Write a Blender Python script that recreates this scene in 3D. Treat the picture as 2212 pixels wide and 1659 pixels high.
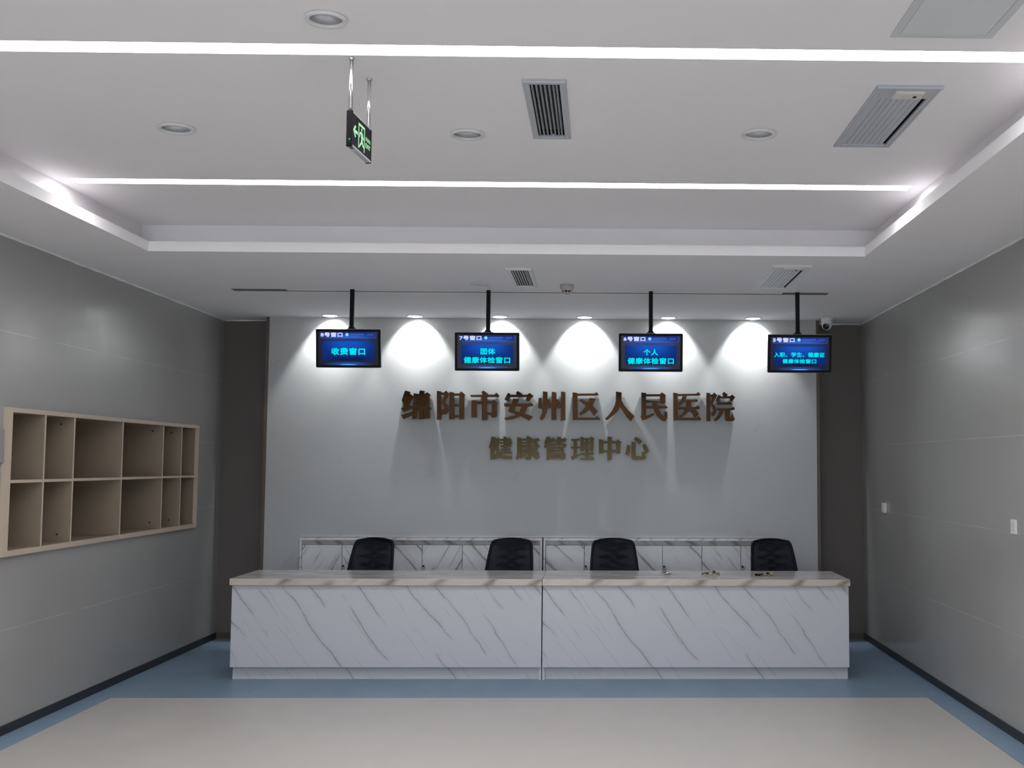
import bpy, bmesh, math, random
from mathutils import Matrix, Vector
random.seed(7)
for o in list(bpy.data.objects):
    bpy.data.objects.remove(o)
SC = bpy.context.scene
COL = SC.collection
PI = math.pi

# ------------------------------------------------------------------ camera
W_PX, H_PX, F_PX = 2212.0, 1659.0, 2450.0
CX, CY = 1346.09, 822.36                      # principal point (the photo is a crop, so the lens is shifted)
cam = bpy.data.cameras.new('camera'); cam.sensor_width = 36.0; cam.sensor_fit = 'HORIZONTAL'
cam.lens = 36.0 * F_PX / W_PX
cam.shift_x = (W_PX / 2 - CX) / W_PX
cam.shift_y = (CY - H_PX / 2) / W_PX
cam.clip_start = 0.05; cam.clip_end = 100
cam_ob = bpy.data.objects.new('camera', cam); COL.objects.link(cam_ob)
R_ = Vector((0.99977543, -0.02083729, 0.00385867)); U_ = Vector((-0.00538661, -0.07377654, 0.99726025)); F_ = Vector((0.02049552, 0.99705708, 0.07387221))
mw = Matrix.Identity(4)
for i in range(3):
    mw[i][0] = R_[i]; mw[i][1] = U_[i]; mw[i][2] = -F_[i]
mw[0][3], mw[1][3], mw[2][3] = 0.0, 0.0, 1.62
cam_ob.matrix_world = mw
SC.camera = cam_ob

# ------------------------------------------------------------------ daylight, exposure
STRIP_L = 25.5        # radiance of the linear ceiling lamps
SPOT_W = 58.0         # watts of each wall-washing downlight
DAY_L = 8.0           # overcast daylight, let in by the added glazing behind the camera
world = bpy.data.worlds.new('overcast_sky'); SC.world = world; world.use_nodes = True
bg = world.node_tree.nodes['Background']; bg.inputs[0].default_value = (0.86, 0.93, 1.0, 1); bg.inputs[1].default_value = DAY_L
SC.view_settings.view_transform = 'Standard'; SC.view_settings.look = 'None'
SC.view_settings.exposure = 0.0; SC.view_settings.gamma = 1.0; SC.view_settings.use_curve_mapping = False
SC.cycles.use_denoising = True
SC.cycles.max_bounces = 10; SC.cycles.diffuse_bounces = 6; SC.cycles.glossy_bounces = 4; SC.cycles.transmission_bounces = 6
SC.cycles.sample_clamp_indirect = 6.0; SC.cycles.caustics_reflective = False; SC.cycles.caustics_refractive = False
SC.cycles.blur_glossy = 0.5

# ------------------------------------------------------------------ room numbers (metres)
XL, XR = -3.547, 2.494
YB = 10.73; YF = -5.0
ZC, ZU, LIP = 2.9705, 3.1687, 0.0647
TL, TR, YT = -2.891, 1.711, 7.232
SB, SBY = 0.106, 0.136
YM = 10.487; ML, MR = -3.056, 2.013

# ------------------------------------------------------------------ mesh helpers
def box(bm, x0, x1, y0, y1, z0, z1, bev=0.0):
    r = bmesh.ops.create_cube(bm, size=1.0)
    vs = r['verts']
    for v in vs:
        v.co.x = x0 if v.co.x < 0 else x1; v.co.y = y0 if v.co.y < 0 else y1; v.co.z = z0 if v.co.z < 0 else z1
    if bev > 0:
        es = list({e for v in vs for e in v.link_edges})
        bmesh.ops.bevel(bm, geom=es, offset=bev, segments=2, profile=0.5, affect='EDGES')
def quad(bm, pts):
    return bm.faces.new([bm.verts.new(p) for p in pts])
def prism(bm, pts, ax, d0, d1):
    """extrude a 2-D outline; ax = axis of extrusion, pts in the other two axes in order (x,z)/(y,z)/(x,y)"""
    def P(p, d):
        return {'y': (p[0], d, p[1]), 'x': (d, p[0], p[1]), 'z': (p[0], p[1], d)}[ax]
    a = [bm.verts.new(P(p, d0)) for p in pts]; b = [bm.verts.new(P(p, d1)) for p in pts]
    fs = [bm.faces.new(a), bm.faces.new(b)]
    n = len(pts)
    for i in range(n):
        fs.append(bm.faces.new((a[i], a[(i + 1) % n], b[(i + 1) % n], b[i])))
    bmesh.ops.recalc_face_normals(bm, faces=fs)
    return fs
def lathe(bm, prof, c, n=40, axis='z', close=False):
    """revolve profile (r, h) about an axis through c"""
    rings = []
    for r, h in prof:
        ring = []
        for k in range(n):
            a = 2 * PI * k / n
            p = (r * math.cos(a), r * math.sin(a), h)
            if axis == 'y': p = (r * math.cos(a), h, r * math.sin(a))
            if axis == 'x': p = (h, r * math.cos(a), r * math.sin(a))
            ring.append(bm.verts.new((c[0] + p[0], c[1] + p[1], c[2] + p[2])))
        rings.append(ring)
    fs = []
    for i in range(len(rings) - 1):
        for k in range(n):
            fs.append(bm.faces.new((rings[i][k], rings[i][(k + 1) % n], rings[i + 1][(k + 1) % n], rings[i + 1][k])))
    if close or prof[0][0] > 1e-4: fs.append(bm.faces.new(rings[0]))
    if close or prof[-1][0] > 1e-4: fs.append(bm.faces.new(rings[-1]))
    bmesh.ops.recalc_face_normals(bm, faces=fs)
    for f in fs: f.smooth = True
    return fs
def tube(bm, pts, r, n=10, cap=True):
    pts = [Vector(p) for p in pts]; rings = []
    rr = r if isinstance(r, (list, tuple)) else [r] * len(pts)
    for i, p in enumerate(pts):
        d = (pts[min(i + 1, len(pts) - 1)] - pts[max(i - 1, 0)]).normalized()
        a = d.cross(Vector((0, 0, 1)) if abs(d.z) < .9 else Vector((1, 0, 0))).normalized(); b = d.cross(a)
        rings.append([bm.verts.new(p + (a * math.cos(2 * PI * k / n) + b * math.sin(2 * PI * k / n)) * rr[i]) for k in range(n)])
    fs = []
    for i in range(len(rings) - 1):
        for k in range(n):
            fs.append(bm.faces.new((rings[i][k], rings[i][(k + 1) % n], rings[i + 1][(k + 1) % n], rings[i + 1][k])))
    for f in fs: f.smooth = True
    if cap:
        fs.append(bm.faces.new(rings[0])); fs.append(bm.faces.new(rings[-1]))
    bmesh.ops.recalc_face_normals(bm, faces=fs)
def torus(bm, c, R, r, M=None, n=28, m=10):
    M = M or Matrix.Identity(4); rings = []
    for i in range(n):
        a = 2 * PI * i / n
        rings.append([bm.verts.new(Vector(c) + M @ Vector(((R + r * math.cos(2 * PI * k / m)) * math.cos(a), (R + r * math.cos(2 * PI * k / m)) * math.sin(a), r * math.sin(2 * PI * k / m)))) for k in range(m)])
    for i in range(n):
        for k in range(m):
            bm.faces.new((rings[i][k], rings[(i + 1) % n][k], rings[(i + 1) % n][(k + 1) % m], rings[i][(k + 1) % m])).smooth = True
def holed(bm, u0, u1, v0, v1, holes, P):
    """rectangle with rectangular holes; P(u, v) -> 3-D point"""
    us = sorted({u0, u1, *[h[0] for h in holes], *[h[1] for h in holes]}); vs = sorted({v0, v1, *[h[2] for h in holes], *[h[3] for h in holes]})
    us = [u for u in us if u0 <= u <= u1]; vs = [v for v in vs if v0 <= v <= v1]
    g = {}
    def V(i, j):
        if (i, j) not in g: g[(i, j)] = bm.verts.new(P(us[i], vs[j]))
        return g[(i, j)]
    for i in range(len(us) - 1):
        for j in range(len(vs) - 1):
            cu, cv = (us[i] + us[i + 1]) / 2, (vs[j] + vs[j + 1]) / 2
            if any(h[0] < cu < h[1] and h[2] < cv < h[3] for h in holes): continue
            bm.faces.new((V(i, j), V(i + 1, j), V(i + 1, j + 1), V(i, j + 1)))
def root_off(p):
    o = Vector((0, 0, 0))
    while p is not None:
        o += p.location; p = p.parent
    return o
def obj(name, bm, mat, parent=None, local=False, smooth=False):
    me = bpy.data.meshes.new(name); bm.to_mesh(me); bm.free()
    for m in (mat if isinstance(mat, (list, tuple)) else [mat]): me.materials.append(m)
    if smooth:
        for p in me.polygons: p.use_smooth = True
    ob = bpy.data.objects.new(name, me); COL.objects.link(ob)
    if parent is not None:
        ob.parent = parent
        if not local: me.transform(Matrix.Translation(-root_off(parent)))
    return ob
def tag(o, label, cat, group=None):
    o['label'] = label; o['category'] = cat
    if group: o['group'] = group
    return o
def thing(name, label, cat, loc, rz=0.0, group=None):
    o = bpy.data.objects.new(name, None); COL.objects.link(o); o.empty_display_size = .05
    o.location = loc; o.rotation_euler = (0, 0, rz)
    return tag(o, label, cat, group)
def struct(name, bm, mat):
    o = obj(name, bm, mat); o['kind'] = 'structure'; return o
def dup(root, loc, label, rz=None):
    def cp(o, par):
        c = o.copy(); COL.objects.link(c)
        if par is not None: c.parent = par
        for ch in [x for x in bpy.data.objects if x.parent is o]: cp(ch, c)
        return c
    r = cp(root, None); r.location = loc; r['label'] = label
    if rz is not None: r.rotation_euler = (0, 0, rz)
    return r

# ------------------------------------------------------------------ materials
def mat_new(name):
    m = bpy.data.materials.new(name); m.use_nodes = True
    nt = m.node_tree; return m, nt, nt.nodes['Principled BSDF']
def pset(b, **k):
    for n, v in k.items():
        b.inputs[n.replace('_', ' ')].default_value = (*v, 1) if isinstance(v, tuple) and len(v) == 3 else v
def plain(name, col, rough=.5, metal=0.0, var=0.04, scale=6.0, bump=0.0, spec=.5):
    m, nt, b = mat_new(name); pset(b, Roughness=rough, Metallic=metal); b.inputs['Specular IOR Level'].default_value = spec
    N, L = nt.nodes, nt.links
    tc = N.new('ShaderNodeTexCoord'); no = N.new('ShaderNodeTexNoise'); no.inputs['Scale'].default_value = scale; no.inputs['Detail'].default_value = 4
    L.new(tc.outputs['Object'], no.inputs['Vector'])
    mx = N.new('ShaderNodeMix'); mx.data_type = 'RGBA'
    mx.inputs[6].default_value = (*[c * (1 - var) for c in col], 1); mx.inputs[7].default_value = (*[min(1, c * (1 + var)) for c in col], 1)
    L.new(no.outputs['Fac'], mx.inputs[0]); L.new(mx.outputs[2], b.inputs['Base Color'])
    if bump:
        bp = N.new('ShaderNodeBump'); bp.inputs['Strength'].default_value = bump; bp.inputs['Distance'].default_value = .002
        n2 = N.new('ShaderNodeTexNoise'); n2.inputs['Scale'].default_value = 220; L.new(tc.outputs['Object'], n2.inputs['Vector'])
        L.new(n2.outputs['Fac'], bp.inputs['Height']); L.new(bp.outputs[0], b.inputs['Normal'])
    return m
def glow(name, col, s=1.0):
    m = bpy.data.materials.new(name); m.use_nodes = True; nt = m.node_tree
    for n in list(nt.nodes): nt.nodes.remove(n)
    e = nt.nodes.new('ShaderNodeEmission'); e.inputs[0].default_value = (*col, 1); e.inputs[1].default_value = s
    o = nt.nodes.new('ShaderNodeOutputMaterial'); nt.links.new(e.outputs[0], o.inputs[0]); return m
class NB:
    """short-hand for building node networks"""
    def __init__(s, nt): s.nt = nt
    def n(s, t, **k):
        x = s.nt.nodes.new(t)
        for a, v in k.items(): setattr(x, a, v)
        return x
    def put(s, sock, v):
        if hasattr(v, 'is_linked'): s.nt.links.new(v, sock)
        else: sock.default_value = v
    def m(s, op, a, b=0.0, c=None, clamp=False):
        x = s.n('ShaderNodeMath', operation=op, use_clamp=clamp); s.put(x.inputs[0], a); s.put(x.inputs[1], b)
        if c is not None: s.put(x.inputs[2], c)
        return x.outputs[0]
    def noise(s, vec, scale, detail=3.0, rough=.5, dist=0.0):
        x = s.n('ShaderNodeTexNoise'); s.nt.links.new(vec, x.inputs['Vector']); x.inputs['Scale'].default_value = scale
        x.inputs['Detail'].default_value = detail; x.inputs['Roughness'].default_value = rough; x.inputs['Distortion'].default_value = dist
        return x.outputs['Fac']
    def mapping(s, vec, loc=(0, 0, 0), rot=(0, 0, 0), sc=(1, 1, 1)):
        x = s.n('ShaderNodeMapping'); s.nt.links.new(vec, x.inputs[0]); x.inputs[1].default_value = loc; x.inputs[2].default_value = rot; x.inputs[3].default_value = sc
        return x.outputs[0]
    def ramp(s, v, a, b, lo=0.0, hi=1.0, smooth=True):
        x = s.n('ShaderNodeMapRange', interpolation_type='SMOOTHSTEP' if smooth else 'LINEAR'); s.put(x.inputs[0], v)
        for i, q in enumerate((a, b, lo, hi)): x.inputs[i + 1].default_value = q
        return x.outputs[0]
    def mix(s, f, a, b):
        x = s.n('ShaderNodeMix', data_type='RGBA'); s.put(x.inputs[0], f)
        for i, q in ((6, a), (7, b)):
            if isinstance(q, tuple): x.inputs[i].default_value = (*q, 1)
            else: s.nt.links.new(q, x.inputs[i])
        return x.outputs[2]
    def line(s, v, at, w):
        return s.m('LESS_THAN', s.m('ABSOLUTE', s.m('SUBTRACT', v, at)), w)
    def xyz(s, v):
        x = s.n('ShaderNodeSeparateXYZ'); s.nt.links.new(v, x.inputs[0]); return x.outputs

def marble(name, base, vein, vein2, ang, scale=1.0, rough=.22, dens=.5, w=.012, rand=False, amount=1.0, axis='y', aspect=.8):
    """pale laminate with thin diagonal veins; ang = vein direction in the face plane"""
    m, nt, b = mat_new(name); k = NB(nt); pset(b, Roughness=rough)
    tc = k.n('ShaderNodeTexCoord'); v = tc.outputs['Object']
    if rand:
        oi = k.n('ShaderNodeObjectInfo'); ad = k.n('ShaderNodeVectorMath', operation='MULTIPLY_ADD')
        cv = k.n('ShaderNodeCombineXYZ')
        for i in range(3): nt.links.new(oi.outputs['Random'], cv.inputs[i])
        nt.links.new(cv.outputs[0], ad.inputs[0]); ad.inputs[1].default_value = (17, 5, 31); nt.links.new(v, ad.inputs[2]); v = ad.outputs[0]
    rot = {'y': (0, ang, 0), 'z': (0, 0, -ang)}[axis]
    rv = k.mapping(v, rot=rot)                                     # vein runs along local x
    sep = k.xyz(rv); along = sep[0]; across = sep[2] if axis == 'y' else sep[1]
    # broken, wavering parallel veins
    def veins(freq, wid, seed, lo, hi, wav):
        q = k.mapping(rv, loc=(seed, seed * 1.7, seed * .6))
        w1 = k.noise(q, 1.5 * scale, 2, .5); w2 = k.noise(q, 7.0 * scale, 3, .6)
        t = k.m('ADD', k.m('MULTIPLY', across, freq * scale), k.m('ADD', k.m('MULTIPLY', w1, wav), k.m('MULTIPLY', w2, .26)))
        d = k.m('ABSOLUTE', k.m('SUBTRACT', k.m('FRACT', k.m('ADD', t, 50.0 + seed)), .5))
        cell = k.m('FLOOR', k.m('ADD', t, 50.0 + seed))
        cb = k.n('ShaderNodeCombineXYZ'); nt.links.new(k.m('MULTIPLY', along, 1.9 * scale), cb.inputs[0]); nt.links.new(k.m('MULTIPLY', cell, 7.31), cb.inputs[1]); cb.inputs[2].default_value = seed
        mk = k.ramp(k.noise(cb.outputs[0], 1.0, 2.0, .6), lo, hi)
        thick = k.m('MULTIPLY', k.m('MULTIPLY_ADD', k.noise(q, 11 * scale, 2), 1.2, .4), wid)
        ln = k.m('MULTIPLY', k.m('SUBTRACT', 1.0, k.m('DIVIDE', d, thick), None, True), mk)
        ha = k.m('MULTIPLY', k.m('SUBTRACT', 1.0, k.m('DIVIDE', d, k.m('MULTIPLY', thick, 6.0)), None, True), mk)
        return ln, ha
    v1, halo = veins(6.0, w * 6.0, 1.3, .60 - dens * .22, .72 - dens * .22, aspect)
    v2, _ = veins(11.0, w * 7.0, 4.7, .66 - dens * .22, .78 - dens * .22, aspect * 1.5)
    c = k.mix(k.m('MULTIPLY', halo, .13 * amount), base, vein)
    c = k.mix(k.m('MULTIPLY', v2, .60 * amount), c, vein2); c = k.mix(k.m('MULTIPLY', v1, .80 * amount), c, vein)
    nt.links.new(c, b.inputs['Base Color']); return m

def wall_panel_mat(name, base, joints_z, joint_y0, joint_dy, rough=.21):
    m, nt, b = mat_new(name); k = NB(nt)
    tc = k.n('ShaderNodeTexCoord'); P = tc.outputs['Object']; s = k.xyz(P)
    j = None
    for z in joints_z:
        l = k.line(s[2], z, .0022); j = l if j is None else k.m('MAXIMUM', j, l)
    fy = k.m('ABSOLUTE', k.m('SUBTRACT', k.m('FRACT', k.m('DIVIDE', k.m('SUBTRACT', s[1], joint_y0 - 20 * joint_dy), joint_dy)), .5))
    jv = k.m('GREATER_THAN', fy, .5 - .0016 / joint_dy)
    jn = k.m('MULTIPLY', k.m('MAXIMUM', j, k.m('MULTIPLY', jv, .6)), k.ramp(k.noise(P, 2.5), .35, .6, .25, 1.0))
    cloud = k.noise(P, .9, 4); grain = k.noise(P, 130.0, 2, .6)
    c = k.mix(cloud, tuple(x * .93 for x in base), tuple(x * 1.06 for x in base))
    c = k.mix(k.m('MULTIPLY', grain, .35), c, tuple(x * .8 for x in base))
    c = k.mix(k.m('MULTIPLY', jn, .34), c, tuple(min(1, x * 1.9) for x in base))
    nt.links.new(c, b.inputs['Base Color'])
    wipe = k.noise(k.mapping(P, sc=(1, 3.2, .55)), 1.3, 3, .5)     # vertical wipe marks in the sheen
    nt.links.new(k.ramp(wipe, .25, .75, rough - .028, rough + .04), b.inputs['Roughness'])
    b.inputs['Specular IOR Level'].default_value = .5
    return m

M = {}
M['ceiling'] = plain('white_ceiling_paint', (.90, .878, .895), .75, var=.02, scale=1.5)
M['caulk'] = plain('white_caulk', (.86, .86, .86), .7)
M['wall'] = wall_panel_mat('grey_wall_panel', (.37, .362, .355), (.62, 1.222, 1.803, 2.40), 7.60, 1.2)
M['bay'] = plain('brown_grey_wall', (.125, .107, .098), .55, var=.06, scale=3)
M['trim'] = plain('brown_trim', (.10, .072, .055), .45, var=.1, scale=12)
M['trim_base'] = plain('brown_skirting', (.075, .055, .04), .5, var=.1, scale=12)
M['skirting'] = plain('black_skirting', (.012, .013, .017), .4)
M['feature'] = marble('pale_stone_panel', (.45, .455, .46), (.30, .31, .315), (.36, .37, .375), 0.9, scale=1.6, rough=.33, dens=-.05, w=.010, amount=.55)
M['counter'] = marble('white_marble_laminate', (.57, .575, .62), (.19, .185, .18), (.33, .325, .33), -0.92, scale=1.1, rough=.35, dens=.66, w=.0062)
M['door_a'] = marble('marble_cabinet_door', (.78, .785, .81), (.16, .145, .14), (.33, .315, .31), -0.85, scale=1.0, rough=.25, dens=.8, w=.014, rand=True)
M['door_b'] = marble('marble_cabinet_door_mirrored', (.78, .785, .81), (.16, .145, .14), (.33, .315, .31), 1.0, scale=1.0, rough=.25, dens=.8, w=.014, rand=True)
M['fascia'] = marble('brown_veined_fascia', (.42, .385, .36), (.12, .085, .065), (.24, .2, .175), -.7, scale=1.3, rough=.3, dens=.9, w=.04)
M['rail'] = marble('pale_cabinet_rail', (.76, .765, .79), (.22, .20, .2), (.4, .39, .39), .6, scale=2.5, rough=.3, dens=.6, w=.02)
M['top'] = marble('streaked_stone_top', (.86, .85, .83), (.36, .35, .34), (.55, .54, .53), .05, scale=1.4, rough=.13, dens=.8, w=.035, axis='z', aspect=1.6)
M['top_edge'] = marble('beige_stone_edge', (.60, .52, .46), (.17, .095, .06), (.44, .35, .30), .62, scale=.75, rough=.22, dens=.75, w=.03, aspect=.8)
M['wood'] = plain('beige_melamine', (.56, .465, .37), .55, var=.05, scale=20)
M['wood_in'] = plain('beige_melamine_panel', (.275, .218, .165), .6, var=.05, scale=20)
M['hole'] = plain('dark_hole', (.02, .017, .015), .8)
M['black'] = plain('black_plastic', (.006, .006, .008), .55, spec=.12)
M['matt_black'] = plain('matt_black_metal', (.006, .006, .008), .55, spec=.15)
M['silver'] = plain('silver_plastic', (.35, .36, .37), .35, metal=.4)
M['chrome'] = plain('chrome', (.85, .84, .86), .2, metal=1.0)
M['alu'] = plain('brushed_aluminium', (.62, .63, .65), .35, metal=.8)
M['white'] = plain('white_plastic', (.74, .75, .76), .4)
M['offwhite'] = plain('cream_plastic', (.70, .67, .62), .45)
M['vent'] = plain('grey_white_enamel', (.50, .52, .56), .5)
M['duct'] = plain('dark_duct_filter', (.055, .05, .055), .8, var=.3, scale=60)
M['duct_black'] = plain('black_duct', (.012, .012, .014), .9)
M['box_grey'] = plain('grey_box_plastic', (.29, .29, .30), .45)
M['slot_grey'] = plain('slot_grey_paint', (.16, .16, .17), .7)
M['vent_white'] = plain('white_enamel', (.80, .81, .83), .45)
M['detector'] = plain('detector_plastic', (.50, .46, .44), .5)
M['channel'] = plain('grey_lamp_channel', (.30, .30, .30), .6)
M['ring'] = plain('white_ring_plastic', (.74, .74, .76), .5)
M['lens'] = plain('frosted_lens', (.62, .63, .67), .3)
M['access'] = plain('access_panel_paint', (.68, .70, .72), .7, var=.02)
M['access_frame'] = plain('access_frame_paint', (.60, .625, .65), .6, var=.02)
M['glass_dark'] = plain('dark_camera_glass', (.008, .009, .012), .08)
M['chair_dark'] = plain('black_chair_plastic', (.009, .011, .016), .5, spec=.2)
M['brass'] = plain('dull_brass', (.36, .28, .13), .3, metal=1.0, var=.2, scale=80)
M['key_dark'] = plain('dark_key_metal', (.11, .10, .07), .35, metal=.9, var=.3, scale=80)
M['bronze'] = None
M['strip'] = glow('linear_lamp_light', (1.0, .985, .995), STRIP_L)
M['spot_on'] = glow('downlight_light', (.98, 1.0, 1.0), 30.0)
M['spot_bowl'] = plain('white_reflector_bowl', (.85, .86, .86), .35)
M['sign_green'] = glow('pale_green_sign_light', (.50, .95, .55), .95)
M['led_green'] = glow('green_indicator_light', (.03, .55, .16), 1.0)

# bronze-faced sign letters: polished metal with soft patches
def bronze(name, base, tint):
    m, nt, b = mat_new(name); k = NB(nt)
    tc = k.n('ShaderNodeTexCoord')
    nt.links.new(k.mix(k.noise(tc.outputs['Object'], 5.0, 2), base, tint), b.inputs['Base Color'])
    pset(b, Metallic=.9, Roughness=.16)
    return m
M['bronze'] = bronze('polished_bronze', (.052, .026, .0125), (.075, .038, .017))
M['bronze_small'] = bronze('polished_brass_bronze', (.036, .026, .0115), (.048, .033, .0145))
# see-through mesh of the chair backs
def mesh_fabric():
    m, nt, b = mat_new('black_mesh_fabric'); k = NB(nt)
    pset(b, Base_Color=(.019, .023, .032), Roughness=.9); b.inputs['Specular IOR Level'].default_value = .05
    tr = k.n('ShaderNodeBsdfTransparent'); mx = k.n('ShaderNodeMixShader'); mx.inputs[0].default_value = .042
    out = nt.nodes['Material Output']
    nt.links.new(b.outputs[0], mx.inputs[1]); nt.links.new(tr.outputs[0], mx.inputs[2]); nt.links.new(mx.outputs[0], out.inputs[0])
    return m
M['mesh'] = mesh_fabric()
def glass():
    m, nt, b = mat_new('clear_glass'); k = NB(nt)
    pset(b, Base_Color=(.9, .95, .95), Roughness=.03)
    tr = k.n('ShaderNodeBsdfTransparent'); tr.inputs[0].default_value = (.93, .96, .96, 1); mx = k.n('ShaderNodeMixShader'); mx.inputs[0].default_value = .95
    nt.links.new(b.outputs[0], mx.inputs[1]); nt.links.new(tr.outputs[0], mx.inputs[2]); nt.links.new(mx.outputs[0], nt.nodes['Material Output'].inputs[0]); return m
M['glass'] = glass()
# vinyl floor
def vinyl(name, base, rough):
    m, nt, b = mat_new(name); k = NB(nt); tc = k.n('ShaderNodeTexCoord'); P = tc.outputs['Object']
    c = k.mix(k.noise(P, .8, 4, .6), tuple(x * .93 for x in base), tuple(x * 1.06 for x in base))
    c = k.mix(k.m('MULTIPLY', k.noise(P, 160, 2, .7), .5), c, tuple(x * .78 for x in base))
    nt.links.new(c, b.inputs['Base Color'])
    nt.links.new(k.ramp(k.noise(k.mapping(P, sc=(1, .4, 1)), 2.4, 4, .6), .3, .7, rough - .06, rough + .08), b.inputs['Roughness'])
    return m
M['floor_beige'] = vinyl('beige_vinyl', (.60, .58, .55), .42)
M['floor_blue'] = vinyl('blue_vinyl', (.25, .36, .49), .38)
M['seam'] = plain('dark_weld_seam', (.12, .13, .15), .6)
# screen picture: deep blue with a lit middle and a glow at the foot
def screen_mat():
    m = bpy.data.materials.new('blue_screen_picture'); m.use_nodes = True; nt = m.node_tree
    for n in list(nt.nodes): nt.nodes.remove(n)
    k = NB(nt); tc = k.n('ShaderNodeTexCoord'); s = k.xyz(tc.outputs['Object']); x, z = s[0], s[2]
    r = k.m('ADD', k.m('POWER', k.m('DIVIDE', x, .17), 2.0), k.m('POWER', k.m('DIVIDE', k.m('SUBTRACT', z, .05), .10), 2.0))
    c = k.mix(k.ramp(r, 1.7, 0.0), (.007, .008, .022), (.004, .030, .20))
    r2 = k.m('ADD', k.m('POWER', k.m('DIVIDE', x, .20), 2.0), k.m('POWER', k.m('DIVIDE', k.m('SUBTRACT', z, -.126), .03), 2.0))
    c = k.mix(k.ramp(r2, 1.0, 0.0), c, (.008, .06, .30))
    r3 = k.m('ADD', k.m('POWER', k.m('DIVIDE', x, .085), 2.0), k.m('POWER', k.m('DIVIDE', k.m('SUBTRACT', z, -.124), .0075), 2.0))
    c = k.mix(k.ramp(r3, 1.0, 0.0), c, (.07, .38, .95))
    e = k.n('ShaderNodeEmission'); nt.links.new(c, e.inputs[0]); g = k.n('ShaderNodeBsdfGlossy'); g.inputs[0].default_value = (.012, .012, .012, 1); g.inputs[1].default_value = .2
    a = k.n('ShaderNodeAddShader'); nt.links.new(e.outputs[0], a.inputs[0]); nt.links.new(g.outputs[0], a.inputs[1])
    o = k.n('ShaderNodeOutputMaterial'); nt.links.new(a.outputs[0], o.inputs[0]); return m
def band_mat(name, zc, hz, top, bot, side):
    m = bpy.data.materials.new(name); m.use_nodes = True; nt = m.node_tree
    for n in list(nt.nodes): nt.nodes.remove(n)
    k = NB(nt); tc = k.n('ShaderNodeTexCoord'); s = k.xyz(tc.outputs['Object'])
    c = k.mix(k.ramp(s[2], zc - hz, zc + hz), bot, top)
    c = k.mix(k.ramp(k.m('ABSOLUTE', s[0]), .03, .23), c, side)
    e = k.n('ShaderNodeEmission'); nt.links.new(c, e.inputs[0])
    o = k.n('ShaderNodeOutputMaterial'); nt.links.new(e.outputs[0], o.inputs[0]); return m
M['screen'] = screen_mat()
M['band_head'] = band_mat('screen_header_band', .105, .025, (.006, .02, .16), (.03, .13, .62), (.012, .03, .22))
M['band_msg'] = band_mat('screen_message_band', -.022, .072, (.010, .09, .52), (.004, .012, .075), (.006, .024, .17))
M['line_blue'] = glow('screen_outline', (.10, .16, .55), 1.0)
M['cyan'] = glow('screen_cyan_text', (.0, .80, .88), 1.0)
M['txt_white'] = glow('screen_white_text', (.66, .70, .92), 1.0)
M['logo'] = glow('screen_pale_blue', (.32, .68, .92), 1.0)
M['fine'] = glow('screen_dim_text', (.13, .20, .48), 1.0)

# ================================================================== THE SETTING
# floor: beige vinyl field with a blue border
bm = bmesh.new()
FX0, FX1, FY1 = -3.367, 2.309, 8.045
def frect(x0, x1, y0, y1, mi):
    f = quad(bm, [(x0, y0, 0), (x1, y0, 0), (x1, y1, 0), (x0, y1, 0)]); f.material_index = mi
frect(FX0, FX1, YF, FY1, 0)
frect(XL - .4, FX0 - .0025, YF, YB + .1, 1); frect(FX1 + .0025, XR + .4, YF, YB + .1, 1); frect(FX0 - .0025, FX1 + .0025, FY1 + .0025, YB + .1, 1)
frect(FX0 - .0025, FX0, YF, FY1 + .0025, 2); frect(FX1, FX1 + .0025, YF, FY1 + .0025, 2); frect(FX0, FX1, FY1, FY1 + .0025, 2)
struct('floor', bm, [M['floor_beige'], M['floor_blue'], M['seam']])

# side walls (the left one is cut out for the pigeonhole unit), end walls
CBY0, CBY1, CBZ0, CBZ1 = 6.845, 10.035, 1.078, 1.930
bm = bmesh.new(); holed(bm, YF, YB, 0, ZC, [(CBY0, CBY1, CBZ0, CBZ1)], lambda u, v: (XL, u, v)); struct('wall_left', bm, M['wall'])
bm = bmesh.new(); holed(bm, YF, YB, 0, ZC, [], lambda u, v: (XR, u, v)); struct('wall_right', bm, M['wall'])
bm = bmesh.new(); holed(bm, XL, XR, 0, ZC, [], lambda u, v: (u, YB, v)); struct('wall_back', bm, M['bay'])
WX0, WX1, WZ1 = -3.40, 2.35, 1.62
bm = bmesh.new(); holed(bm, XL, XR, 0, ZC, [(WX0, WX1, 0.02, WZ1)], lambda u, v: (u, YF, v)); struct('wall_front', bm, M['wall'])
# unseen glazed opening added behind the camera to light ceiling and counter front
bm = bmesh.new()
for i in range(5):
    x = WX0 + (WX1 - WX0) * i / 4; box(bm, x - .03, x + .03, YF - .06, YF + .02, .02, WZ1)
for z in (.05, WZ1 - .03): box(bm, WX0, WX1, YF - .05, YF + .015, z - .03, z + .03)
w1 = struct('added_window_1', bm, M['alu'])
bm = bmesh.new(); box(bm, WX0, WX1, YF - .03, YF - .022, .05, WZ1 - .03); obj('added_window_pane', bm, M['glass'], w1)
# stone-clad middle of the back wall, with the cupboard niche
NX0, NX1, NZ1 = -2.7295, 1.7055, .9515
bm = bmesh.new()
holed(bm, ML, MR, 0, ZC, [(NX0, NX1, 0, NZ1)], lambda u, v: (u, YM, v))
quad(bm, [(ML, YM, 0), (ML, YB, 0), (ML, YB, ZC), (ML, YM, ZC)]); quad(bm, [(MR, YM, 0), (MR, YB, 0), (MR, YB, ZC), (MR, YM, ZC)])
struct('wall_center', bm, M['feature'])
bm = bmesh.new(); box(bm, ML - .029, ML, YM - .004, YB, 0, ZC); struct('trim_1', bm, M['trim'])
bm = bmesh.new(); box(bm, MR, MR + .028, YM - .004, YB, 0, ZC); struct('trim_2', bm, M['trim'])
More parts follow.
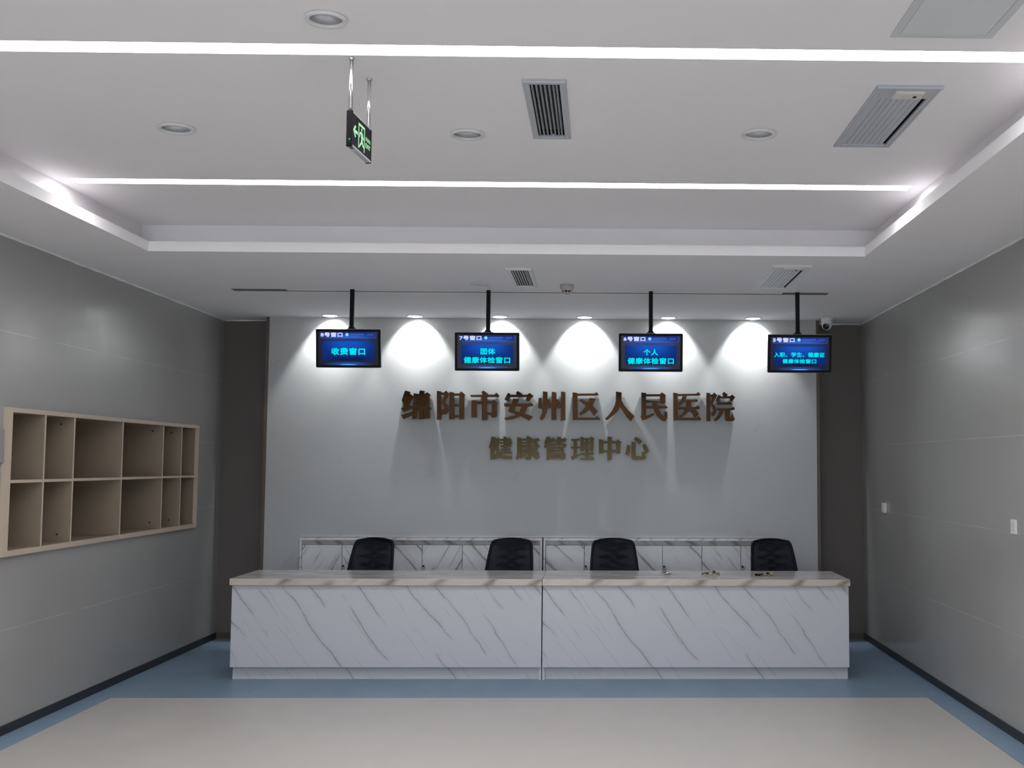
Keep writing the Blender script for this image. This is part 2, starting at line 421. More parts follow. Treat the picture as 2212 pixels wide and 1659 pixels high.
# skirtings and the caulk line under the ceiling
bm = bmesh.new(); box(bm, XL, XL + .009, YF, YB, 0, .056); struct('baseboard_left', bm, M['skirting'])
bm = bmesh.new(); box(bm, XR - .009, XR, YF, YB - .16, 0, .056); struct('baseboard_right', bm, M['skirting'])
bm = bmesh.new(); box(bm, XL + .009, ML - .029, YB - .009, YB, 0, .058); box(bm, MR + .028, XR, YB - .009, YB, 0, .058); box(bm, XR - .009, XR, YB - .16, YB, 0, .057); struct('baseboard_back', bm, M['trim_base'])
def bead(name, pts):
    bm = bmesh.new(); rnd = random.Random(len(pts)); path = []
    a, b = Vector(pts[0]), Vector(pts[1]); n = max(2, int((b - a).length / .12))
    for i in range(n + 1):
        path.append(a.lerp(b, i / n))
    tube(bm, path, [.008 + rnd.random() * .005 for _ in path], 8); struct(name, bm, M['caulk'])
bead('trim_3', [(XL, YF + .01, ZC), (XL, YB, ZC)]); bead('trim_4', [(XR, YF + .01, ZC), (XR, YB, ZC)])
bead('trim_5', [(XL, YB, ZC), (ML - .03, YB, ZC)]); bead('trim_6', [(MR + .03, YB, ZC), (XR, YB, ZC)])

# ceiling: soffit, stepped coffer, upper ceiling, with the openings for the grilles
VENTS = {'C': (-.322, -.143, 4.470, 5.290), 'R': (1.125, 1.397, 4.494, 5.376)}
SV = {'A': (-.655, -.476, 7.756, 8.570), 'B': (1.165, 1.432, 7.563, 8.570)}
SLOT = (-2.872, 1.796, 8.79, 8.90)
YTF = -4.4
STRIPS = (6.2127, 4.173, 2.13, .09, -1.95, -3.9); SX0, SX1, SHW = TL - .018, TR + .018, .055
m_ = .022
bm = bmesh.new()
holed(bm, XL, XR, YF, YB, [(TL, TR, YTF, YT)] + [(a + m_, b - m_, c + m_, d - m_) for a, b, c, d in SV.values()] + [SLOT], lambda u, v: (u, v, ZC))
A = [(TL, YTF), (TR, YTF), (TR, YT), (TL, YT)]; B = [(TL - SB, YTF - SB), (TR + SB, YTF - SB), (TR + SB, YT + SBY), (TL - SB, YT + SBY)]
for i in range(4):
    j = (i + 1) % 4
    quad(bm, [(*A[i], ZC), (*A[j], ZC), (*A[j], ZC + LIP), (*A[i], ZC + LIP)])
    quad(bm, [(*A[i], ZC + LIP), (*A[j], ZC + LIP), (*B[j], ZC + LIP), (*B[i], ZC + LIP)])
    quad(bm, [(*B[i], ZC + LIP), (*B[j], ZC + LIP), (*B[j], ZU), (*B[i], ZU)])
holed(bm, B[0][0], B[1][0], B[0][1], B[2][1], [(a + m_, b - m_, c + m_, d - m_) for a, b, c, d in VENTS.values()] + [(SX0, SX1, y - SHW, y + SHW) for y in STRIPS], lambda u, v: (u, v, ZU))
struct('ceiling', bm, M['ceiling'])

# ================================================================== CEILING FITTINGS
# linear lamps across the coffer
def strip(y, label):
    t = thing('linear_ceiling_light', label, 'light', ((TL + TR) / 2, y, ZU), group='linear ceiling lights')
    x0, x1, hw, d = SX0, SX1, SHW, .008                           # the lens sits a little above the plaster
    bm = bmesh.new(); box(bm, x0 + .001, x1 - .001, y - hw + .001, y + hw - .001, ZU + d, ZU + d + .003); obj('diffuser', bm, M['strip'], t)
    bm = bmesh.new()
    for (a, b_, c, e) in ((x0 - .002, x1 + .002, y - hw - .002, y - hw), (x0 - .002, x1 + .002, y + hw, y + hw + .002), (x0 - .002, x0, y - hw, y + hw), (x1, x1 + .002, y - hw, y + hw)):
        box(bm, a, b_, c, e, ZU - .0006, ZU + d + .012)
    box(bm, x0, x1, y - hw, y + hw, ZU + d + .008, ZU + d + .012); obj('channel', bm, M['channel'], t)
strip(6.2127, 'glowing white linear ceiling light nearest the hanging screens')
strip(4.173, 'glowing white linear ceiling light that the exit sign hangs beside')
for y, w in ((2.13, 'nearest overhead'), (.09, 'right above the camera'), (-1.95, 'second behind the camera'), (-3.9, 'last before the added glazing')):
    strip(y, 'glowing white linear ceiling light outside the photo, ' + w)

# switched-off round downlights
def downlight(x, y, z, r, label):
    t = thing('round_downlight', label, 'light', (x, y, z), group='switched-off round downlights')
    bm = bmesh.new(); lathe(bm, [(r, -.001), (r, -.008), (r * .96, -.012), (r * .80, -.012), (r * .74, -.004), (r * .74, -.001)], (x, y, z)); obj('trim_ring', bm, M['ring'], t)
    bm = bmesh.new(); lathe(bm, [(r * .745, -.0035), (0.0001, -.0055)], (x, y, z)); obj('diffuser', bm, M['lens'], t)
downlight(-.962, 3.870, ZU, .074, 'unlit round downlight nearest the camera, in front of the first linear light')
downlight(-1.968, 5.196, ZU, .086, 'unlit round downlight left of the hanging exit sign')
downlight(-.627, 5.242, ZU, .083, 'unlit round downlight between the exit sign and the long central air grille')
downlight(.737, 5.192, ZU, .083, 'unlit round downlight left of the big right-hand air grille')
downlight(-.909, 8.481, ZC, .070, 'small unlit round downlight on the lower ceiling just before the second hanging screen')

# lit wall washers above the stone wall
def washer(x, y, label):
    t = thing('wall_washer', label, 'light', (x, y, ZC), group='lit wall washers above the stone wall')
    r = .080
    bm = bmesh.new(); lathe(bm, [(r, -.001), (r, -.004), (r * .9, -.007), (r * .80, -.006), (r * .78, -.001)], (x, y, ZC)); obj('trim_ring', bm, M['white'], t)
    bm = bmesh.new(); lathe(bm, [(r * .785, -.003), (r * .5, -.010), (0.0001, -.013)], (x, y, ZC)); obj('lamp_face', bm, M['spot_on'], t)
    l = bpy.data.lights.new('lamp', 'SPOT'); l.energy = SPOT_W; l.color = (.97, 1.0, 1.0); l.spot_size = math.radians(97); l.spot_blend = .28; l.shadow_soft_size = .025
    lo = bpy.data.objects.new('lamp', l); COL.objects.link(lo); lo.parent = t; lo.location = (0, 0, -.017)
    lo.rotation_euler = Vector((0, .616, -.788)).to_track_quat('-Z', 'Y').to_euler()
names = ['leftmost, above the 8号窗口 screen', 'second from the left, between the 8号窗口 and 7号窗口 screens', 'third from the left, just behind the 7号窗口 screen pole',
         'fourth from the left, between the 7号窗口 and 6号窗口 screens', 'fifth from the left, just right of the 6号窗口 screen pole', 'rightmost, left of the 5号窗口 screen']
for (x, nm) in zip((-2.467, -1.694, -.920, -.143, .625, 1.407), names):
    washer(x, 10.345, 'lit recessed wall washer, ' + nm)

# air grilles
def grille(key, box4, z, n, blade, label, control=False, filt=True):
    V = M['vent'] if key in 'CR' else M['vent_white']
    e0, e1 = (.003, -.006) if control else (0, 0)
    x0, x1, y0, y1 = box4
    t = thing('air_grille', label, 'vent', ((x0 + x1) / 2, (y0 + y1) / 2, z))
    mx, my0, my1 = .028, (.15 if control else .045), .035
    a, b, c, d = x0 + mx, x1 - mx, y0 + my0, y1 - my1
    bm = bmesh.new()
    for (p, q_, r_, s_) in ((x0, a, y0, y1), (b, x1, y0, y1), (a, b, y0, c), (a, b, d, y1)):
        box(bm, p, q_, r_, s_, z - .010, z + .002, .002)
    box(bm, x0, x1, y0, y0 + .016, z - .016, z - .004, .003); box(bm, x0 + .01, x0 + .013, y0 + .02, y1 - .02, z - .0125, z - .009); box(bm, x1 - .013, x1 - .01, y0 + .02, y1 - .02, z - .0125, z - .009)
    obj('frame', bm, V, t)
    for i in range(n):
        cx = a + (b - a) * (.93 if control else 1) * (i + .5) / n - (.004 if i == n - 1 and not control else 0)
        bm = bmesh.new(); w = (b - a) / n * blade / 2
        prism(bm, [(cx - w, z - .004 + e0), (cx - w + .002, z - .007 + e0), (cx + w, z + .003 + e1), (cx + w - .002, z + .006 + e1)], 'y', c - .002, d + .002); obj('slat', bm, V, t)
    bm = bmesh.new()
    H = .10
    quad(bm, [(x0 + m_, y0 + m_, z), (x0 + m_, y1 - m_, z), (x0 + m_, y1 - m_, z + H), (x0 + m_, y0 + m_, z + H)]); quad(bm, [(x1 - m_, y0 + m_, z), (x1 - m_, y1 - m_, z), (x1 - m_, y1 - m_, z + H), (x1 - m_, y0 + m_, z + H)])
    quad(bm, [(x0 + m_, y0 + m_, z), (x1 - m_, y0 + m_, z), (x1 - m_, y0 + m_, z + H), (x0 + m_, y0 + m_, z + H)]); quad(bm, [(x0 + m_, y1 - m_, z), (x1 - m_, y1 - m_, z), (x1 - m_, y1 - m_, z + H), (x0 + m_, y1 - m_, z + H)])
    quad(bm, [(x0 + m_, y0 + m_, z + H), (x1 - m_, y0 + m_, z + H), (x1 - m_, y1 - m_, z + H), (x0 + m_, y1 - m_, z + H)])
    obj('duct', bm, M['duct_black'], t)
    if filt:
        bm = bmesh.new(); k = int((d - c) / .022)
        for i in range(k):
            yy = c + (d - c) * (i + .5) / k; box(bm, a, b, yy - .005, yy + .005, z + .028, z + .034)
        obj('filter', bm, M['duct'], t)
    if control:
        cx = (a + b) / 2 + .012; w = .062
        bm = bmesh.new(); box(bm, cx - w, cx + w, y0 + .045, y0 + .125, z - .022, z - .006, .006); o = obj('control_box', bm, M['offwhite'], t)
        bm = bmesh.new(); box(bm, cx + .020, cx + .034, y0 + .08, y0 + .10, z - .0235, z - .0215); obj('sensor_window', bm, M['black'], o)
        bm = bmesh.new()
        for i in range(4): box(bm, cx - .028 + i * .009, cx - .024 + i * .009, y0 + .088, y0 + .094, z - .023, z - .0215)
        obj('indicator_dots', bm, M['lens'], o)
    return t
t = grille('C', VENTS['C'], ZU, 7, .42, 'narrow grey air grille with open dark slots in the middle of the upper ceiling')
bm = bmesh.new(); lathe(bm, [(.006, -.004), (.004, -.008), (.0001, -.009)], (-.225, 5.225, ZU), 16); obj('screw', bm, M['chrome'], t)
grille('R', VENTS['R'], ZU, 8, .86, 'wide grey air grille with closed slats and control box, right of the upper ceiling', True, False)
grille('A', SV['A'], ZC, 7, .42, 'small white air grille with dark slots on the lower ceiling near the smoke detector')
grille('B', SV['B'], ZC, 8, .80, 'small white air grille with control box above the rightmost hanging screen', True, False)

# access hatch
t = thing('ceiling_hatch', 'grey square access hatch in the ceiling at the top right corner', 'hatch', (1.225, 3.79, ZU))
hx0, hx1, hy0, hy1 = 1.040, 1.411, 3.604, 3.975; f = .03
bm = bmesh.new()
for p in ((hx0, hx0 + f, hy0, hy1), (hx1 - f, hx1, hy0, hy1), (hx0 + f, hx1 - f, hy0, hy0 + f), (hx0 + f, hx1 - f, hy1 - f, hy1)): box(bm, *p, ZU - .006, ZU - .0005, .001)
obj('frame', bm, M['access_frame'], t)
bm = bmesh.new(); box(bm, hx0 + f + .0015, hx1 - f - .0015, hy0 + f + .0015, hy1 - f - .0015, ZU - .005, ZU - .0005); obj('hatch_panel', bm, M['access'], t)

# long slot across the lower ceiling
t = thing('linear_ceiling_slot', 'long thin recessed slot running across the lower ceiling behind the screen poles', 'vent', ((SLOT[0] + SLOT[1]) / 2, 8.845, ZC))
bm = bmesh.new(); s0, s1, s2, s3 = SLOT
for zz in (0,):
    quad(bm, [(s0, s2, ZC), (s1, s2, ZC), (s1, s2, ZC + .06), (s0, s2, ZC + .06)]); quad(bm, [(s0, s3, ZC), (s1, s3, ZC), (s1, s3, ZC + .06), (s0, s3, ZC + .06)])
    quad(bm, [(s0, s2, ZC + .06), (s1, s2, ZC + .06), (s1, s3, ZC + .06), (s0, s3, ZC + .06)]); quad(bm, [(s0, s2, ZC), (s0, s3, ZC), (s0, s3, ZC + .06), (s0, s2, ZC + .06)]); quad(bm, [(s1, s2, ZC), (s1, s3, ZC), (s1, s3, ZC + .06), (s1, s2, ZC + .06)])
obj('channel', bm, M['slot_grey'], t)
bm = bmesh.new(); box(bm, s0 + .42, s1 - .36, s2 + .040, s3 - .012, ZC + .003, ZC + .010); obj('cover_strip', bm, M['ceiling'], t)

# smoke detector and dome camera
t = thing('smoke_detector', 'small round cream smoke detector on the lower ceiling between two grilles', 'smoke detector', (-.252, 8.47, ZC))
c = (-.252, 8.47, ZC)
bm = bmesh.new(); lathe(bm, [(.052, 0), (.052, -.026), (.047, -.036), (.036, -.048)], c, 36); obj('base', bm, M['detector'], t)
bm = bmesh.new(); lathe(bm, [(.035, -.047), (.034, -.061)], c, 36); obj('vent_band', bm, M['black'], t)
bm = bmesh.new()
for k in range(8):
    a = 2 * PI * k / 8 + .2; x, y = c[0] + .0355 * math.cos(a), c[1] + .0355 * math.sin(a); box(bm, x - .004, x + .004, y - .004, y + .004, ZC - .0625, ZC - .046)
lathe(bm, [(.036, -.060), (.033, -.068), (.02, -.073), (.0001, -.074)], c, 36); obj('cap', bm, M['detector'], t)

t = thing('dome_camera', 'white dome security camera at the right end of the stone wall', 'camera', (2.085, 10.33, ZC))
c = (2.085, 10.33, ZC)
bm = bmesh.new(); lathe(bm, [(.056, 0), (.056, -.006), (.052, -.05), (.048, -.062)], c, 40); obj('base', bm, M['white'], t)
bm = bmesh.new(); bmesh.ops.create_uvsphere(bm, u_segments=32, v_segments=20, radius=.047, matrix=Matrix.Translation((c[0], c[1], ZC - .062))); o = obj('ball', bm, M['white'], t, smooth=True)
bm = bmesh.new(); d = Vector((-.40, -.80, -.45)).normalized(); q = d.to_track_quat('Z', 'Y').to_matrix().to_4x4()
lathe(bm, [(.031, .034), (.030, .041), (.026, .0455), (.0001, .0475)], (0, 0, 0), 32); bm.transform(Matrix.Translation((c[0], c[1], ZC - .062)) @ q); obj('lens_window', bm, M['glass_dark'], o)
bm = bmesh.new(); box(bm, c[0] + .026, c[0] + .042, c[1] - .048, c[1] - .038, ZC - .034, ZC - .022, .001); obj('maker_plate', bm, M['silver'], t)

# ================================================================== WRITING
def text_mesh(s, size, space=1.0, offset=0.0):
    cu = bpy.data.curves.new('t', 'FONT'); cu.body = s; cu.size = size; cu.space_character = space; cu.resolution_u = 3; cu.fill_mode = 'FRONT' if hasattr(cu, 'fill_mode') else cu.fill_mode
    ob = bpy.data.objects.new('t', cu); COL.objects.link(ob); bpy.context.view_layer.update()
    me = bpy.data.meshes.new_from_object(ob.evaluated_get(bpy.context.evaluated_depsgraph_get()))
    vs = [v.co.copy() for v in me.vertices]; fs = [list(p.vertices) for p in me.polygons]
    bpy.data.objects.remove(ob); bpy.data.curves.remove(cu); bpy.data.meshes.remove(me)
    xs = [v.x for v in vs]; ys = [v.y for v in vs]; c = Vector(((min(xs) + max(xs)) / 2, (min(ys) + max(ys)) / 2, 0))
    return [v - c for v in vs], fs, max(xs) - min(xs), max(ys) - min(ys)
def add_text(bm, s, width, height, P, bold=0.0, space=1.0):
    """text fitted to width x height; P(x, y, layer) gives the 3-D point; strokes are thickened by overlaid copies"""
    vs, fs, w, h = text_mesh(s, 1.0, space)
    sx, sy = (width - 2 * bold) / w, (height - 2 * bold) / h
    offs = [(0, 0)] + ([(math.cos(a * PI / 4) * bold, math.sin(a * PI / 4) * bold) for a in range(8)] if bold else [])
    for i, (dx, dy) in enumerate(offs):
        nv = [bm.verts.new(P(v.x * sx + dx, v.y * sy + dy, i)) for v in vs]
        for f in fs:
            try: bm.faces.new([nv[j] for j in f])
            except ValueError: pass

# hanging exit sign
sx0, sy0 = -.957, 4.258
t = thing('exit_sign', 'black hanging exit sign with green running figure and arrow, on two chrome rods', 'sign', (sx0, sy0, ZU), -.0873)
zt, zb = -.207, -.344; ya, yb = -.010, .248; xf = .0105
def part(name, bm, m, par=None): return obj(name, bm, m, par or t, local=True)
for yy in (0.002, .238):
    bm = bmesh.new(); tube(bm, [(0, yy, -.001), (0, yy, zt + .001)], .0078, 20); r_ = part('rod', bm, M['chrome'])
    bm = bmesh.new(); lathe(bm, [(.012, -.0005), (.012, -.004), (.009, -.006)], (0, yy, 0), 24); o = obj('ceiling_flange', bm, M['chrome'], r_, local=True)
bm = bmesh.new(); box(bm, -.0115, .0115, ya, ya + .012, zb - .002, zt + .001, .002); o = part('end_cap', bm, M['black'])
bm = bmesh.new(); lathe(bm, [(.0035, -.0008), (.0001, -.0015)], (.002, ya, zb + .025), 12, axis='y'); obj('indicator_light', bm, M['led_green'], o, local=True)
bm = bmesh.new(); lathe(bm, [(.0025, -.0008), (.0001, -.001)], (.002, ya, zb + .014), 12, axis='y'); obj('test_button', bm, M['matt_black'], o, local=True)
bm = bmesh.new(); box(bm, -.0115, .0115, yb - .008, yb, zb - .002, zt + .001, .002); part('end_cap', bm, M['black'])
bm = bmesh.new(); box(bm, -.0105, .0105, ya + .012, yb - .008, zt - .006, zt); part('rail', bm, M['alu'])
bm = bmesh.new(); box(bm, -.0105, .0112, ya + .012, yb - .008, zb, zb + .007); o = part('rail', bm, M['alu'])
bm = bmesh.new(); box(bm, -.006, .006, ya + .02, ya + .045, zb - .0006, zb); obj('sticker', bm, M['trim'], o, local=True)
bm = bmesh.new(); box(bm, -.006, .006, ya + .055, ya + .085, zb - .0006, zb); obj('sticker', bm, M['offwhite'], o, local=True)
bm = bmesh.new(); box(bm, -.009, .0095, ya + .012, yb - .008, zb + .007, zt - .006); pn = part('sign_panel', bm, M['black'])
fy0, fy1, fz0, fz1 = ya + .012, yb - .008, zb + .007, zt - .006
def SP(u, v, d=0.0): return (.0100 + d, fy0 + (fy1 - fy0) * u, fz1 - (fz1 - fz0) * v)
def spoly(bm, pts, d=0.0): bm.faces.new([bm.verts.new(SP(u, v, d)) for u, v in pts])
bm = bmesh.new(); spoly(bm, [(.03, .50), (.13, .31), (.19, .34), (.125, .455), (.28, .455), (.28, .555), (.125, .555), (.19, .66), (.13, .70)]); obj('arrow', bm, M['sign_green'], pn, local=True)
bm = bmesh.new()
spoly(bm, [(.31, .12), (.35, .12), (.35, .92), (.31, .92)]); spoly(bm, [(.35, .12), (.66, .12), (.66, .20), (.35, .20)]); spoly(bm, [(.62, .20), (.66, .20), (.66, .92), (.62, .92)]); obj('doorway', bm, M['sign_green'], pn, local=True)
bm = bmesh.new()
spoly(bm, [(.485 + .030 * math.cos(a * PI / 6), .275 + .055 * math.sin(a * PI / 6)) for a in range(12)])
spoly(bm, [(.44, .34), (.53, .36), (.56, .44), (.53, .60), (.47, .60), (.45, .50)], .0001)
spoly(bm, [(.44, .34), (.46, .40), (.40, .47), (.375, .58), (.35, .56), (.375, .42)], .0002)
spoly(bm, [(.53, .37), (.58, .48), (.615, .52), (.60, .57), (.56, .55), (.51, .44)], .0002)
spoly(bm, [(.47, .58), (.53, .58), (.57, .70), (.615, .74), (.615, .82), (.54, .78), (.49, .68)], .0003)
spoly(bm, [(.46, .58), (.52, .60), (.485, .74), (.43, .80), (.375, .90), (.36, .84), (.40, .74), (.44, .70)], .0004)
obj('running_figure', bm, M['sign_green'], pn, local=True)
bm = bmesh.new()
def TP(uc, vc):
    cy, cz = fy0 + (fy1 - fy0) * uc, fz1 - (fz1 - fz0) * vc
    return lambda x, y, i: (.0100 + i * .00004, cy + x, cz + y)
add_text(bm, '安全出口', .064, .0175, TP(.84, .42), .0005, 1.05); obj('chinese_lettering', bm, M['sign_green'], pn, local=True)
bm = bmesh.new(); add_text(bm, 'EXIT', .064, .019, TP(.84, .63), .0011, 1.1); obj('exit_lettering', bm, M['sign_green'], pn, local=True)

# ------------------------------------------------------------------ hanging screens
TILT = math.radians(8.0); TW, TH = .494, .294
def screen(px, cx, cz, title, lines, label):
    t = thing('hanging_screen', label, 'screen', (px, 8.775, ZC), group='hanging screens above the counter')
    # pole and bracket
    bm = bmesh.new(); box(bm, px - .0155, px + .0155, 8.7595, 8.7905, cz - .02, ZC - .0005, .003); obj('pole', bm, M['matt_black'], t)
    bm = bmesh.new(); box(bm, px - .022, px + .022, 8.755, 8.7955, cz + TH / 2 - .005, cz + TH / 2 + .028, .003); br = obj('bracket', bm, M['matt_black'], t)
    bm = bmesh.new(); tube(bm, [(px - .034, 8.775, cz + TH / 2 + .013), (px + .034, 8.775, cz + TH / 2 + .013)], .005, 10); obj('bolt', bm, M['matt_black'], br)
    bm = bmesh.new(); box(bm, px - .06, px + .06, 8.752, 8.7595, cz - .06, cz + .06, .002); obj('back_plate', bm, M['matt_black'], t)
    off = Vector((cx - px, 8.70 - 8.775, cz - ZC))
    def P(name, bm, m, par=None):
        o = obj(name, bm, m, par or t, local=True)
        if par is None: o.location = off; o.rotation_euler = (TILT, 0, 0)
        return o
    bm = bmesh.new()
    # front at y = 0, body behind
    w, h, r, n = TW / 2, TH / 2, .008, 4
    out = []
    for qx, qz, a0 in ((w - r, h - r, 0), (-w + r, h - r, 90), (-w + r, -h + r, 180), (w - r, -h + r, 270)):
        for k in range(n + 1):
            a = math.radians(a0 + 90 * k / n); out.append((qx + r * math.cos(a), qz + r * math.sin(a)))
    prism(bm, out, 'y', .001, .034); box(bm, -.17, .17, .034, .050, -.10, .10, .004); hs = P('housing', bm, M['black'])
    bm = bmesh.new(); o2 = [(x * 1.006, z * 1.011) for x, z in out]
    prism(bm, o2, 'y', .006, .022); P('rim', bm, M['silver'])
    sx, sz0, sz1 = .228, -.128, .128
    bm = bmesh.new(); quad(bm, [(-sx, 0, sz0), (sx, 0, sz0), (sx, 0, sz1), (-sx, 0, sz1)]); sc = P('display', bm, M['screen'])
    def flat(name, pts, m, d):
        bm = bmesh.new(); bm.faces.new([bm.verts.new((x, -d, z)) for x, z in pts]); return P(name, bm, m, sc)
    hx0, hx1, hz0, hz1 = -.211, .212, .080, .127; rr = .008
    rnd = [(hx0, hz1)] + [(hx0 + rr - rr * math.cos(k * PI / 8), hz0 + rr - rr * math.sin(k * PI / 8)) for k in range(5)] + [(hx1 - rr + rr * math.sin(k * PI / 8), hz0 + rr - rr * math.cos(k * PI / 8)) for k in range(5)] + [(hx1, hz1)]
    flat('header_outline', [(x * 1.006, z if z > .12 else z - .0013) for x, z in rnd], M['line_blue'], .0004)
    flat('header_band', rnd, M['band_head'], .0008)
    flat('message_outline', [(-.1985, -.02), (.2005, -.02), (.2005, .0535), (-.1985, .0535)], M['band_head'], .0004)
    flat('message_band', [(-.1975, -.092), (.1995, -.092), (.1995, .0525), (-.1975, .0525)], M['band_msg'], .0008)
    def txt(name, s, xc, zc, w, h, bold, m, sp):
        bm = bmesh.new(); add_text(bm, s, w, h, lambda x, y, i: (xc + x, -.0014 - .00004 * i, zc + y), bold, sp); return P(name, bm, m, sc)
    txt('title_lettering', title, -.126, .1055, .168, .036, .0019, M['txt_white'], 1.12)
    for s, xc, zc, w, h, sp, bold in lines: txt('message_lettering', s, xc, zc, w, h, bold, M['cyan'], sp)
    bm = bmesh.new(); bm.faces.new([bm.verts.new((-.0085 + .0125 * math.cos(a * PI / 12), -.0014, .1065 + .0125 * math.sin(a * PI / 12))) for a in range(24)][::1]); P('logo', bm, M['logo'], sc)
    rd = random.Random(3)
    for z, x0, x1, hh in ((.1115, .013, .122, .0034), (.1035, .013, .122, .0016), (.1115, .144, .192, .0020), (.1030, .144, .196, .0022)):
        bm = bmesh.new(); x = x0
        while x < x1:
            w = min(.0055 + rd.random() * .004, x1 - x); quad(bm, [(x, -.0014, z - hh / 2), (x + w, -.0014, z - hh / 2), (x + w, -.0014, z + hh / 2), (x, -.0014, z + hh / 2)]); x += w + .0012
        P('fine_print', bm, M['fine'], sc)
TWO = [('健康体检窗口', .0, -.064, .357, .050, 1.12, .0020)]
screen(-1.925, -1.931, 2.501, '8号窗口', [('收费窗口', .0, -.022, .258, .056, 1.16, .0027)], 'hanging screen headed 8号窗口 above the left end of the counter')
screen(-.870, -.869, 2.4825, '7号窗口', [('团体', .006, .0025, .113, .050, 1.12, .0020)] + TWO, 'hanging screen headed 7号窗口 with the word 团体')
screen(.394, .391, 2.4828, '6号窗口', [('个人', .0, .0025, .113, .050, 1.12, .0020)] + TWO, 'hanging screen headed 6号窗口 with the word 个人')
screen(1.541, 1.5445, 2.481, '5号窗口', [('入职、学生、健康证', -.004, -.008, .392, .038, 1.10, .0015), ('健康体检窗口', -.003, -.058, .262, .036, 1.12, .0015)], 'hanging screen headed 5号窗口 above the right end of the counter')

